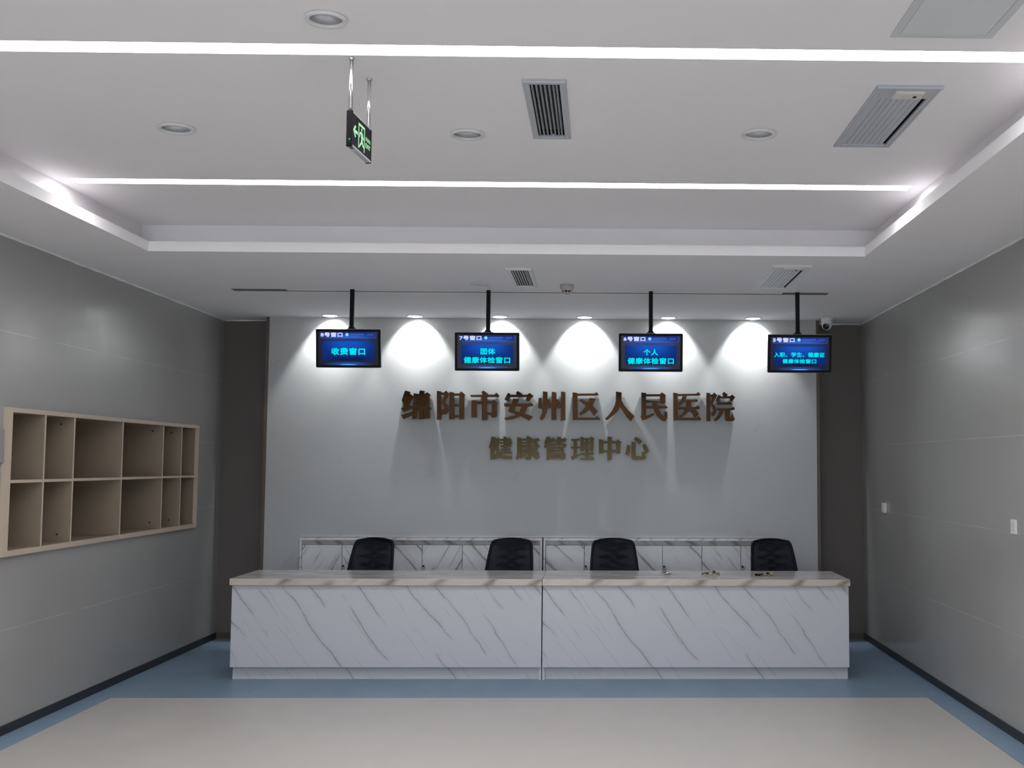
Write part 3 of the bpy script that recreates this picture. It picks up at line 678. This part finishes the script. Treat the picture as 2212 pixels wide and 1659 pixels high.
# ------------------------------------------------------------------ raised wall letters (outlines in millimetres from each letter's centre)
LETTERS=[
('绵',-1.684,2.160,[[(-104,132),(-58,120),(-61,102),(-26,80),(-26,65),(-67,7),(-65,-8),(-32,-10),(-32,-33),(-115,-67),(-137,-32),(-117,-23),(-114,1),(-133,41)],[(-136,-94),(-35,-63),(-34,-95),(-115,-132)],[(-25,107),(24,100),(31,133),(75,128),(68,104),(82,104),(97,117),(132,92),(121,81),(122,42),(-26,41)],[(-28,43),(12,43),(11,0),(-32,-2)],[(19,44),(121,44),(120,7),(122,-1),(19,-2)],[(-32,-10),(13,-6),(62,0),(68,-2),(113,-7),(137,-31),(127,-44),(-31,-44)],[(-32,-41),(8,-41),(6,-128),(-34,-132)],[(22,0),(64,0),(66,-131),(25,-133)],[(70,-9),(124,-14),(127,-109),(115,-128),(72,-128)]]),
('阳',-1.366,2.158,[[(-131,132),(-92,127),(-88,-130),(-126,-134)],[(-96,118),(-63,118),(-49,135),(-15,107),(-56,32),(-78,39),(-64,91),(-95,98)],[(-78,39),(-56,32),(-28,-1),(-24,-55),(-40,-79),(-80,-87),(-91,-63),(-91,-41),(-66,-36),(-63,-15),(-80,17)],[(-16,124),(26,118),(32,-128),(-16,-130)],[(23,109),(77,110),(93,128),(130,97),(121,84),(74,88),(23,87)],[(74,95),(123,88),(121,-128),(77,-130)],[(24,11),(79,11),(79,-11),(24,-11)],[(26,-90),(80,-90),(81,-113),(26,-114)]]),
('市',-1.058,2.159,[[(-136,94),(-29,98),(91,99),(107,118),(135,89),(126,77),(-124,76)],[(-30,122),(-13,137),(31,106),(25,95),(-18,95)],[(-27,80),(22,81),(25,-135),(-23,-137)],[(-122,47),(-74,43),(-71,-110),(-120,-114)],[(-76,34),(70,37),(84,52),(119,26),(112,15),(-76,14)],[(64,26),(112,19),(113,-98),(101,-109),(68,-111),(55,-89),(20,-86),(20,-67),(66,-67)]]),
('安',-0.744,2.156,[[(-83,102),(76,103),(98,119),(135,93),(127,82),(-81,80)],[(-101,119),(-79,110),(-82,77),(-95,37),(-133,57)],[(76,103),(98,119),(135,93),(91,42),(64,52)],[(-26,122),(-10,136),(32,111),(29,102),(-22,101)],[(-51,67),(0,62),(-32,-10),(-39,-47),(-13,-54),(60,-72),(131,-99),(95,-136),(23,-99),(-31,-80),(-99,-51),(-65,23)],[(-135,22),(-62,21),(92,22),(108,33),(134,9),(128,-2),(81,-6),(-132,-7)],[(26,-3),(83,-2),(60,-59),(5,-101),(-56,-124),(-122,-131),(-131,-113),(-57,-94),(-13,-80),(8,-54)]]),
('州',-0.442,2.155,[[(-120,74),(-92,73),(-91,-26),(-126,-17)],[(-82,135),(-39,130),(-40,-4),(-46,-55),(-63,-103),(-89,-132),(-111,-114),(-89,-70),(-84,-4)],[(-43,60),(-25,64),(-4,25),(-2,-15),(-31,-21),(-43,25)],[(-1,132),(42,126),(44,-124),(-3,-128)],[(41,62),(58,64),(82,29),(84,-18),(56,-24),(41,18)],[(84,134),(125,130),(127,-129),(84,-135)]]),
('区',-0.124,2.156,[[(-127,126),(-89,123),(-81,115),(-78,-128),(-124,-128)],[(-85,115),(74,117),(90,127),(103,125),(113,105),(102,98),(-85,95)],[(-84,-106),(81,-105),(97,-89),(128,-116),(121,-126),(-83,-127)],[(-63,51),(-48,64),(10,35),(58,4),(106,-47),(73,-91),(37,-43),(-11,8)],[(32,76),(85,67),(55,4),(22,-36),(-14,-66),(-55,-84),(-66,-70),(-29,-33),(0,4)]]),
('人',0.184,2.154,[[(-36,138),(17,130),(15,59),(43,11),(80,-36),(135,-87),(102,-137),(65,-98),(32,-51),(3,-3),(-15,-33),(-48,-70),(-85,-103),(-117,-127),(-136,-114),(-103,-81),(-70,-37),(-49,7),(-36,51)]]),
('民',0.502,2.153,[[(-120,132),(-76,127),(-75,-93),(-111,-127),(-125,-87),(-119,-78)],[(-111,-127),(-124,-93),(-57,-78),(-7,-58),(3,-74),(-57,-109)],[(-77,115),(53,117),(70,135),(109,106),(97,97),(-77,96)],[(53,112),(105,106),(101,35),(70,29),(53,54)],[(-77,57),(53,50),(101,43),(90,29),(20,38),(-77,38)],[(-77,5),(90,8),(105,14),(124,-4),(117,-15),(-77,-16)],[(-22,46),(24,42),(36,-12),(63,-62),(90,-89),(109,-77),(123,-100),(98,-135),(67,-127),(28,-89),(-3,-31)],[(88,-65),(99,-38),(121,-46),(122,-100),(98,-92)]]),
('医',0.807,2.160,[[(-130,125),(-88,119),(-86,-130),(-128,-132)],[(-92,112),(82,116),(100,132),(123,111),(113,99),(-92,92)],[(-90,-109),(94,-106),(101,-90),(130,-117),(121,-129),(-90,-130)],[(-43,92),(-3,91),(-26,40),(-72,2),(-84,21),(-53,63)],[(-30,56),(67,58),(82,64),(100,53),(90,41),(-30,37)],[(-11,56),(34,54),(32,-13),(-11,-14)],[(-84,-10),(-22,-8),(74,-7),(94,8),(119,-13),(109,-25),(63,-29),(-80,-31)],[(-14,-8),(36,-13),(16,-48),(-14,-79),(-57,-106),(-80,-93),(-42,-60)],[(20,-13),(55,-13),(111,-73),(70,-106),(47,-67),(20,-48)]]),
('院',1.116,2.157,[[(-132,129),(-99,126),(-96,-133),(-132,-135)],[(-101,112),(-76,114),(-62,132),(-31,105),(-74,31),(-90,37),(-80,87),(-101,91)],[(-86,37),(-53,6),(-40,-40),(-53,-79),(-78,-89),(-92,-60),(-72,-52),(-68,-33),(-84,6)],[(15,123),(31,136),(63,115),(59,96),(25,95)],[(-22,111),(-4,103),(1,95),(89,98),(104,113),(133,88),(106,51),(85,57),(85,78),(-6,78),(-18,41),(-47,58)],[(-34,37),(79,40),(90,44),(104,28),(96,20),(-28,18)],[(-38,-15),(98,-12),(115,1),(131,-16),(121,-30),(-38,-34)],[(-10,-25),(32,-28),(16,-71),(-15,-113),(-49,-137),(-63,-121),(-38,-94),(-18,-59)],[(40,-28),(86,-28),(82,-94),(98,-97),(109,-63),(119,-93),(132,-113),(113,-134),(51,-132),(40,-117)]]),
('健',-0.906,1.768,[[(-87,103),(-47,98),(-59,65),(-59,-102),(-93,-106),(-94,-11),(-109,9),(-97,47)],[(-59,82),(-36,87),(-21,96),(-7,84),(-13,51),(-24,4),(-9,-44),(-19,-73),(-44,-98),(-53,-102),(-52,-73),(-38,-44),(-54,-11)],[(-37,-65),(-12,-44),(13,-69),(57,-72),(104,-70),(101,-103),(32,-100),(-12,-91),(-30,-95)],[(24,106),(52,104),(54,-54),(26,-54)],[(-3,86),(63,86),(72,100),(101,73),(92,64),(-3,64)],[(-6,55),(96,55),(108,47),(99,39),(-6,38)],[(-2,28),(92,29),(85,11),(-2,11)],[(2,-5),(89,-5),(86,-21),(2,-22)],[(-1,-36),(93,-30),(106,-41),(97,-54),(-1,-54)],[(64,88),(99,77),(91,8),(65,8)]]),
('康',-0.659,1.771,[[(-97,98),(-64,92),(-61,85),(-60,-24),(-70,-75),(-99,-110),(-110,-102),(-97,-57)],[(-66,83),(-17,84),(-5,111),(34,91),(38,82),(78,84),(92,93),(111,71),(100,62),(-66,67)],[(-8,85),(28,86),(30,-96),(18,-111),(-8,-111),(-30,-93),(-4,-78)],[(-55,51),(83,51),(84,39),(-55,38)],[(-58,23),(89,23),(96,29),(111,11),(100,2),(89,8),(-58,7)],[(-54,-8),(84,-7),(84,-23),(-54,-24)],[(52,64),(85,64),(86,-23),(53,-23)],[(-60,-31),(-5,-31),(-15,-67),(-59,-100),(-77,-93),(-63,-60)],[(28,-31),(82,-34),(91,-31),(106,-45),(94,-71),(110,-78),(81,-107),(54,-85),(28,-53)]]),
('管',-0.406,1.768,[[(-79,107),(-46,97),(-48,88),(-33,88),(-17,99),(5,79),(-2,57),(-106,45)],[(21,106),(52,99),(54,88),(69,88),(85,101),(105,79),(94,64),(58,48),(2,57)],[(-95,42),(87,46),(107,30),(84,3),(68,6),(66,26),(-66,24),(-76,2),(-87,-2),(-105,11)],[(-76,15),(-44,13),(-43,-100),(-79,-107)],[(-47,15),(77,15),(77,-5),(-47,-5)],[(-47,-16),(77,-16),(77,-36),(-47,-36)],[(40,13),(77,13),(75,-34),(41,-34)],[(-47,-47),(59,-45),(81,-41),(95,-57),(90,-99),(52,-103),(48,-67),(-47,-67)],[(-46,-76),(90,-76),(88,-97),(-46,-98)]]),
('理',-0.156,1.770,[[(-107,83),(-47,83),(-38,94),(-27,83),(-28,70),(-101,66)],[(-83,77),(-52,76),(-53,-72),(-82,-76)],[(-108,12),(-24,14),(-24,-4),(-104,-5)],[(-106,-77),(-53,-61),(-20,-50),(-24,-64),(-96,-105)],[(-21,105),(8,101),(11,-28),(-20,-30)],[(4,92),(65,94),(83,107),(108,84),(99,76),(4,76)],[(70,84),(100,80),(98,-28),(71,-24)],[(24,89),(55,89),(58,-93),(26,-93)],[(5,50),(74,51),(74,34),(5,34)],[(5,3),(98,5),(98,-17),(5,-17)],[(-20,-46),(71,-42),(89,-35),(106,-49),(93,-60),(-20,-63)],[(-27,-92),(71,-89),(89,-78),(109,-98),(104,-106),(-20,-106)]]),
('中',0.098,1.768,[[(-104,84),(-65,79),(-62,70),(-63,-45),(-103,-49)],[(-67,67),(53,67),(70,84),(105,58),(94,48),(-67,47)],[(52,63),(94,56),(92,-46),(54,-48)],[(-67,-18),(54,-17),(54,-36),(-66,-36)],[(-25,110),(15,106),(14,-103),(-26,-109)]]),
('心',0.346,1.769,[[(-92,33),(-67,28),(-66,-18),(-79,-67),(-110,-53)],[(-52,61),(-14,58),(-13,-69),(40,-72),(47,-28),(69,-32),(71,-65),(85,-86),(62,-105),(-37,-105),(-53,-87)],[(-30,84),(-16,105),(17,92),(45,65),(23,37)],[(47,30),(70,45),(91,12),(109,-28),(76,-46),(61,-6)]])]

def inside(p):
    """the point of a coarse grid that lies deepest inside an outline"""
    def clear(x, z):
        hit = False; d = 1e9
        for (ax, az), (bx, bz) in zip(p, p[1:] + p[:1]):
            if (az > z) != (bz > z) and x < (bx - ax) * (z - az) / (bz - az) + ax: hit = not hit
            t = max(0, min(1, ((x - ax) * (bx - ax) + (z - az) * (bz - az)) / max(1e-9, (bx - ax) ** 2 + (bz - az) ** 2)))
            d = min(d, math.hypot(ax + t * (bx - ax) - x, az + t * (bz - az) - z))
        return d if hit else -1
    xs = [q[0] for q in p]; zs = [q[1] for q in p]
    return max(((min(xs) + (max(xs) - min(xs)) * i / 14, min(zs) + (max(zs) - min(zs)) * j / 14) for i in range(1, 14) for j in range(1, 14)), key=lambda q: clear(*q))
for i, (ch, cx, cz, polys) in enumerate(LETTERS):
    big = i < 10; n = i + 1 if big else i - 9
    lab = '%s bronze wall letter %s, number %d in the %s line on the stone wall' % ('large' if big else 'smaller', ch, n, 'upper' if big else 'lower')
    bm = bmesh.new(); dep = .052 if big else .042
    for j, p in enumerate(polys):
        prism(bm, [(cx + x / 1000, cz + z / 1000) for x, z in p], 'y', YM - .008 - dep - j * .00015, YM - .008)
    t = thing('wall_letter', lab, 'letter', (cx, YM, cz), group='upper line of wall letters' if big else 'lower line of wall letters')
    obj('letter_face', bm, M['bronze'] if big else M['bronze_small'], t)
    bm = bmesh.new()
    for p in polys[:3]:
        x, z = inside(p); x, z = cx + x / 1000, cz + z / 1000
        tube(bm, [(x, YM - .0095, z), (x, YM, z)], .004, 8)
    obj('stand_off', bm, M['hole'], t)

# ================================================================== COUNTER
def counter(x0, x1, outer, label):
    t = thing('reception_counter', label, 'counter', ((x0 + x1) / 2, 9.0, 0), group='two halves of the reception counter')
    bm = bmesh.new(); box(bm, x0 + .004, x1 - .004, 8.682, 8.702, .097, .7075, .001); obj('front_panel', bm, M['counter'], t)
    bm = bmesh.new(); box(bm, x0 + (.008 if outer < 0 else .001), x1 - (.004 if outer > 0 else .001), 8.740, 8.758, 0, .0975); obj('plinth', bm, M['counter'], t)
    for s, xx in ((-1, x0 + .0045), (1, x1 - .0225)):
        bm = bmesh.new(); box(bm, xx, xx + .018, 8.7022, 9.33, .0 if s != outer else .097, .7075)
        if s == outer: box(bm, xx + (.004 if s < 0 else -.004), xx + .018 + (.004 if s < 0 else -.004), 8.7585, 9.31, 0, .097)
        obj('side_panel', bm, M['counter'], t)
    bm = bmesh.new(); box(bm, x0 + .0225, x1 - .0225, 8.7025, 9.31, .40, .418); obj('shelf', bm, M['white'], t)
    bm = bmesh.new(); box(bm, x0 - (.005 if outer < 0 else -.0008), x1 + (.002 if outer > 0 else -.0008), 8.6446, 9.3538, .7083, .7569, .0025)
    bm.faces.ensure_lookup_table(); bm.normal_update()
    for f in bm.faces: f.material_index = 0 if f.normal.z > .7 else 1
    obj('countertop', bm, [M['top'], M['top_edge']], t)
counter(-2.762, -.427, -1, 'left half of the white marble-look reception counter with beige stone top')
counter(-.427, 1.9034, 1, 'right half of the white marble-look reception counter, with keys on its top')

# ------------------------------------------------------------------ cupboards let into the stone wall
def cupboard(x0, x1, doors, locks, flip, label):
    t = thing('wall_cupboard', label, 'cabinet', ((x0 + x1) / 2, 10.6, 0), group='marble-fronted cupboards behind the counter')
    yf = 10.468
    bm = bmesh.new()
    box(bm, x0, x0 + .018, yf, 10.72, 0, .947); box(bm, x1 - .018, x1, yf, 10.72, 0, .947); box(bm, x0 + .018, x1 - .018, yf, 10.72, .925, .947)
    box(bm, x0 + .018, x1 - .018, 10.70, 10.72, 0, .925); box(bm, x0 + .018, x1 - .018, yf + .01, 10.70, .06, .078); obj('carcass', bm, M['rail'], t)
    bm = bmesh.new(); box(bm, x0 + .0185, x1 - .0185, yf + .014, yf + .03, .884, .9245); obj('fascia', bm, M['fascia'], t)
    bm = bmesh.new(); box(bm, x0 + .0185, x1 - .0185, yf + .03, yf + .045, 0, .06); obj('plinth', bm, M['counter'], t)
    for i in range(len(doors) - 1):
        a, b = doors[i] + .0022, doors[i + 1] - .0022
        bm = bmesh.new(); box(bm, a, b, yf + .006, yf + .024, .08, .881, .001)
        d = obj('door', bm, M['door_b'] if (i + flip) % 3 == 0 and flip == 0 else M['door_a'], None)
        me = d.data; cxm = (a + b) / 2; me.transform(Matrix.Translation((-cxm, -(yf + .006), -.48))); d.parent = t; d.location = (cxm - t.location.x, yf + .006 - t.location.y, .48)
        if i in locks:
            bm = bmesh.new(); lx, lz = a + .012, .692
            lathe(bm, [(.0085, 0), (.0085, -.008), (.006, -.010), (.0001, -.010)], (lx, yf + .006, lz), 20, axis='y')
            box(bm, lx - .002, lx + .002, yf - .014, yf - .002, lz - .004, lz + .010); torus(bm, (lx + .006, yf - .012, lz - .016), .011, .0016, Matrix.Rotation(PI / 2, 4, 'X'), 18, 6)
            me_ = obj('lock', bm, M['matt_black'], d, local=True); me_.data.transform(Matrix.Translation((-cxm, -(yf + .006), -.48)))
dl = [-2.704, -2.341, -1.980, -1.613, -1.247, -.886, -.539]
cupboard(-2.724, -.5205, dl, (1, 3, 5), 0, 'left marble-fronted cupboard in the stone wall behind the counter')
dr = [-.488, -.134, .225, .582, .943, 1.302, 1.683]
cupboard(-.5085, 1.701, dr, (1, 3, 5), 1, 'right marble-fronted cupboard in the stone wall behind the counter')

# ------------------------------------------------------------------ pigeonhole unit let into the left wall
t = thing('pigeonhole_unit', 'beige pigeonhole shelf unit of twelve open boxes set into the left wall', 'shelf', (XL, 8.44, 1.06))
oy0, oy1, oz0, oz1 = 6.820, 10.050, 1.060, 1.948; xf, xb = XL + .03, XL - .34
iy0, iy1, iz0, iz1 = 6.875, 10.030, 1.093, 1.921
bm = bmesh.new()
box(bm, xb, xf, oy0, iy0, oz0, oz1) if False else None
for (a, b, c, d) in ((oy0, iy0, oz0, oz1), (iy1, oy1, oz0, oz1), (iy0, iy1, oz0, iz0), (iy0, iy1, iz1, oz1)):
    box(bm, XL + .0005, xf, a, b, c, d)
for (a, b, c, d) in ((iy0 - .018, iy0, iz0 - .014, iz1 + .008), (iy1, iy1 + .004, iz0 - .014, iz1 + .008), (iy0, iy1, iz0 - .014, iz0), (iy0, iy1, iz1, iz1 + .008)):
    box(bm, xb, XL + .0005, a, b, c, d)
bm.normal_update()
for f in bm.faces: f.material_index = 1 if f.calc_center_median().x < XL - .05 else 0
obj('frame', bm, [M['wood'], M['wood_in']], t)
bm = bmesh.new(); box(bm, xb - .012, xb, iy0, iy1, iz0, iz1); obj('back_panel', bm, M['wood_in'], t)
def edged(bm):
    bm.normal_update()
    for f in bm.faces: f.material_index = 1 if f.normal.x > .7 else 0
    return bm
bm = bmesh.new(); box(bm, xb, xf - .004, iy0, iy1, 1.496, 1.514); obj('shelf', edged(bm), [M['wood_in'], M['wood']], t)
DY = (7.286, 7.688, 8.462, 9.245, 9.650)
for yy in DY:
    for (z0, z1) in ((iz0, 1.496), (1.514, iz1)):
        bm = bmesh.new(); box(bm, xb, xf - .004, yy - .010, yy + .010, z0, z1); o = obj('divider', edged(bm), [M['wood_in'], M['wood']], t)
        if yy in (DY[1], DY[3], DY[4]):
            bm = bmesh.new(); zz = z1 - .045 if z0 > 1.5 else z0 + .05
            lathe(bm, [(.007, -.0008), (.0001, -.001)], (XL - .06, yy - .010, zz), 12, axis='y'); obj('screw_hole', bm, M['hole'], o)

# ------------------------------------------------------------------ wall plates
def plate(name, y, z, hy, hz, p, label, cat):
    t = thing(name, label, cat, (XR, y, z))
    bm = bmesh.new(); box(bm, XR - p, XR - .0003, y - hy, y + hy, z - hz, z + hz, min(.003, p * .4)); pl = obj('plate', bm, M['white'], t)
    return t, pl
t, pl = plate('card_switch', 9.885, 1.255, .043, .044, .025, 'thick white card-slot switch on the right wall near the back corner', 'switch')
bm = bmesh.new(); box(bm, XR - .0262, XR - .0248, 9.872, 9.898, 1.238, 1.285); obj('card_slot_cover', bm, M['offwhite'], t)
for yy in (9.862, 9.897):
    bm = bmesh.new(); box(bm, XR - .0262, XR - .0248, yy - .007, yy + .007, 1.2165, 1.2215); obj('slot', bm, M['hole'], t)
t, pl = plate('rocker_switch', 6.803, 1.257, .046, .044, .010, 'flat white rocker light switch near the right edge of the photo', 'switch')
bm = bmesh.new(); box(bm, XR - .0125, XR - .0095, 6.777, 6.829, 1.228, 1.286, .001); obj('rocker', bm, M['offwhite'], t)
t = thing('wall_box', 'grey wall-mounted box cut off by the left edge of the photo', 'box', (XL, 6.76, 1.712))
bm = bmesh.new(); box(bm, XL + .0005, XL + .012, 6.70, 6.815, 1.612, 1.815, .003); obj('body', bm, M['box_grey'], t)
bm = bmesh.new(); box(bm, XL + .0122, XL + .018, 6.71, 6.806, 1.618, 1.70, .002); obj('cover', bm, M['box_grey'], t)

# ------------------------------------------------------------------ office chairs
def halfw(z):
    ks = [(.46, .155), (.50, .190), (.58, .207), (.71, .214), (.80, .206), (.90, .193), (.925, .1885), (.94, .184), (.951, .1785), (.959, .1725), (.965, .165)]
    for (a, wa), (b, wb) in zip(ks, ks[1:]):
        if a <= z <= b: return wa + (wb - wa) * (z - a) / (b - a)
    return ks[-1][1]
def back_pt(x, z, d=0.0):
    rec = .235 * (z - .46) + .10 * (z - .70) ** 2
    return (x, .05 + rec - .75 * x * x + d, z)
def chair_proto():
    t = thing('office_chair', '', 'chair', (0, 0, 0), group='black office chairs behind the counter')
    # outline of the back, bottom centre going round
    zs = [.46 + .505 * i / 26 for i in range(27)]
    rightside = [(halfw(z), z) for z in zs]
    top = [(.165 * (1 - i / 9), .965 + .020 * (1 - (1 - i / 9) ** 2)) for i in range(1, 10)]
    half = rightside + top
    # corner rounding
    ring = half + [(-x, z) for x, z in half[::-1][1:]]
    inner = []
    for x, z in ring: inner.append((x * .905, .46 + .012 + (z - .46) * .962))
    bm = bmesh.new()
    n = len(ring); L = [[bm.verts.new(back_pt(x, z, d)) for x, z in pts] for pts, d in ((ring, 0), (inner, -.004), (inner, .022), (ring, .020))]
    for a in range(4):
        b = (a + 1) % 4
        for i in range(n - 1): bm.faces.new((L[a][i], L[a][i + 1], L[b][i + 1], L[b][i]))
    for i in (0, n - 1): bm.faces.new([L[a][i] for a in range(4)])
    box(bm, -.155, .155, .05, .072, .448, .474)
    bmesh.ops.recalc_face_normals(bm, faces=bm.faces); obj('back_frame', bm, M['chair_dark'], t, local=True, smooth=True)
    bm = bmesh.new(); rows = []
    for i in range(33):
        z = .472 + (.945 - .472) * i / 32; w = halfw(min(z, .96)) * .915
        rows.append([bm.verts.new(back_pt(w * (j / 8 - 1), z, .006)) for j in range(17)])
    for i in range(32):
        for j in range(16): bm.faces.new((rows[i][j], rows[i][j + 1], rows[i + 1][j + 1], rows[i + 1][j]))
    obj('mesh_back', bm, M['mesh'], t, local=True, smooth=True)
    # solid head band and the three-winged support behind the mesh
    bm = bmesh.new(); rows = []
    for i in range(9):
        row = []
        for j in range(17):
            u = j / 8 - 1; zt = .9815 - .022 * u * u; zb = .925 - .012 * (1 - abs(u)); z = zb + (zt - zb) * i / 8
            row.append(bm.verts.new(back_pt(u * halfw(min(z, .955)) * .93, z, .011)))
        rows.append(row)
    for i in range(8):
        for j in range(16): bm.faces.new((rows[i][j], rows[i][j + 1], rows[i + 1][j + 1], rows[i + 1][j]))
    obj('head_band', bm, M['chair_dark'], t, local=True, smooth=True)
    bm = bmesh.new()
    def wing(zc, w, h):
        ou = []; N = 40
        for k in range(N):
            a = 2 * PI * k / N; c, s = math.cos(a), math.sin(a)
            x = w * math.copysign(abs(c) ** .8, c); hh = h * (.55 + .45 * (1 - abs(x) / w) ** .8)
            ou.append((x, zc + math.copysign(abs(s) ** .7, s) * hh))
        ho = [(.030 * math.cos(2 * PI * k / N), zc + .0085 * math.sin(2 * PI * k / N)) for k in range(N)]
        A = [bm.verts.new(back_pt(x, z, .016)) for x, z in ou]; B = [bm.verts.new(back_pt(x, z, .016)) for x, z in ho]
        A2 = [bm.verts.new(back_pt(x, z, .024)) for x, z in ou]; B2 = [bm.verts.new(back_pt(x, z, .024)) for x, z in ho]
        for k in range(N):
            l = (k + 1) % N
            bm.faces.new((A[k], A[l], B[l], B[k])); bm.faces.new((A2[k], A2[l], B2[l], B2[k])); bm.faces.new((A[k], A[l], A2[l], A2[k])); bm.faces.new((B[k], B[l], B2[l], B2[k]))
    for zc, w, h in ((.896, .128, .030), (.823, .132, .028), (.752, .134, .028), (.682, .130, .026), (.612, .120, .024)): wing(zc, w, h)
    for z0, z1 in ((.874, .843), (.803, .772), (.732, .702), (.662, .632)):
        q = [back_pt(x, z, d) for d in (.016, .024) for x, z in ((-.036, z1), (.036, z1), (.036, z0), (-.036, z0))]
        vs = [bm.verts.new(p) for p in q]
        for f in ((0, 1, 2, 3), (4, 5, 6, 7), (0, 1, 5, 4), (2, 3, 7, 6), (1, 2, 6, 5), (0, 3, 7, 4)): bm.faces.new([vs[i] for i in f])
    bmesh.ops.recalc_face_normals(bm, faces=bm.faces); obj('lumbar_support', bm, M['chair_dark'], t, local=True)
    bm = bmesh.new(); tube(bm, [(0, -.10, .395), (0, .06, .40), (0, .115, .45), (0, .125, .56), (0, .150, .62)], [.022, .022, .02, .018, .014], 12); obj('back_stem', bm, M['chair_dark'], t, local=True)
    bm = bmesh.new(); box(bm, -.235, .235, -.42, .045, .425, .490, .028); obj('seat', bm, M['mesh_solid'], t, local=True, smooth=True)
    bm = bmesh.new(); box(bm, -.11, .11, -.28, -.08, .385, .426, .008); obj('tilt_mechanism', bm, M['chair_dark'], t, local=True)
    bm = bmesh.new(); tube(bm, [(0, -.18, .09), (0, -.18, .27)], .026, 16); tube(bm, [(0, -.18, .27), (0, -.18, .386)], .014, 16); obj('gas_column', bm, M['chair_dark'], t, local=True)
    bm = bmesh.new()
    for k in range(5):
        a = 2 * PI * k / 5 + .3; tube(bm, [(0, -.18, .105), (.29 * math.cos(a), -.18 + .29 * math.sin(a), .068)], [.028, .016], 10)
    obj('star_base', bm, M['chair_dark'], t, local=True)
    for k in range(5):
        a = 2 * PI * k / 5 + .3; x, y = .29 * math.cos(a), -.18 + .29 * math.sin(a)
        bm = bmesh.new(); lathe(bm, [(.0001, -.022), (.022, -.022), (.027, -.014), (.027, -.006), (.012, -.004), (.012, .004), (.027, .006), (.027, .014), (.022, .022), (.0001, .022)], (x, y, .0275), 20, axis='x')
        tube(bm, [(x, y, .0275), (x, y, .066)], .006, 8); obj('caster', bm, M['chair_dark'], t, local=True)
    return t
M['mesh_solid'] = plain('black_seat_fabric', (.012, .014, .018), .85)
proto = chair_proto()
CH = [(-1.985, 9.77, -.30, 'black mesh office chair below the 8号窗口 screen, leftmost behind the counter'), (-.790, 9.77, -.22, 'black mesh office chair below the 7号窗口 screen, left of the counter seam'),
      (.147, 9.77, .15, 'black mesh office chair just right of the counter seam, third from the left'), (1.535, 9.77, .24, 'black mesh office chair at the right end, covering the cupboard end')]
for i, (x, y, rz, lab) in enumerate(CH):
    if i == 0: proto.location = (x, y, 0); proto.rotation_euler = (0, 0, rz); proto['label'] = lab
    else: dup(proto, (x, y, 0), lab, rz)

# ------------------------------------------------------------------ key bunches on the counter
def keys(x, y, seed, n, w, label, fob=False):
    rd = random.Random(seed); z0 = .7572
    t = thing('key_bunch', label, 'keys', (x, y, z0), group='bunches of keys on the counter')
    bm = bmesh.new(); torus(bm, (x, y, z0 + .012), .020, .0022, Matrix.Rotation(.5, 4, 'X')); obj('key_ring', bm, M['brass'], t)
    for i in range(n):
        a = 2 * PI * (i + .5) / n + rd.uniform(-.3, .3)
        if w > .13: a = (0 if i % 2 else PI) + rd.uniform(-.45, .45)
        bm = bmesh.new(); L = w / 2 - .018
        prof = [(0, -.009), (.006, -.013), (.016, -.013), (.022, -.008), (.022, -.004), (L, -.004), (L, .001), (L - .006, .004), (L - .010, .002), (L - .014, .0045), (L - .02, .002), (.022, .004), (.022, .008), (.016, .013), (.006, .013), (0, .009)]
        prism(bm, prof, 'z', 0, .0032)
        tilt = rd.uniform(.10, .40)
        bm.transform(Matrix.Translation((x + .015 * math.cos(a), y + .015 * math.sin(a), z0 + .006 + (i % 4) * .0055 + L * math.sin(tilt) * .5)) @ Matrix.Rotation(a, 4, 'Z') @ Matrix.Rotation(tilt, 4, 'Y') @ Matrix.Rotation(rd.uniform(-.5, .5), 4, 'X'))
        mn = min(v.co.z for v in bm.verts)
        bmesh.ops.translate(bm, verts=bm.verts, vec=(0, 0, max(0, z0 + .0003 - mn)))
        obj('key', bm, M['brass'] if i % 3 != 1 else M['key_dark'], t)
    if fob:
        bm = bmesh.new(); box(bm, -.028, .016, -.012, .012, 0, .016, .004); bm.transform(Matrix.Translation((x - .048, y - .006, z0 + .001)) @ Matrix.Rotation(-.2, 4, 'Z')); obj('fob', bm, M['black'], t)
    bm = bmesh.new(); box(bm, -.008, .008, -.005, .005, 0, .0015); bm.transform(Matrix.Translation((x + .012, y + .004, z0 + .014)) @ Matrix.Rotation(.5, 4, 'X')); obj('tag', bm, M['chrome'], t)
keys(.531, 9.03, 4, 5, .105, 'small bunch of dull brass keys on the counter, leftmost of three')
keys(.880, 9.00, 9, 6, .155, 'flat spread bunch of brass keys in the middle of three on the counter')
keys(1.298, 8.95, 15, 7, .140, 'tangled bunch of keys with a black fob, rightmost on the counter', True)
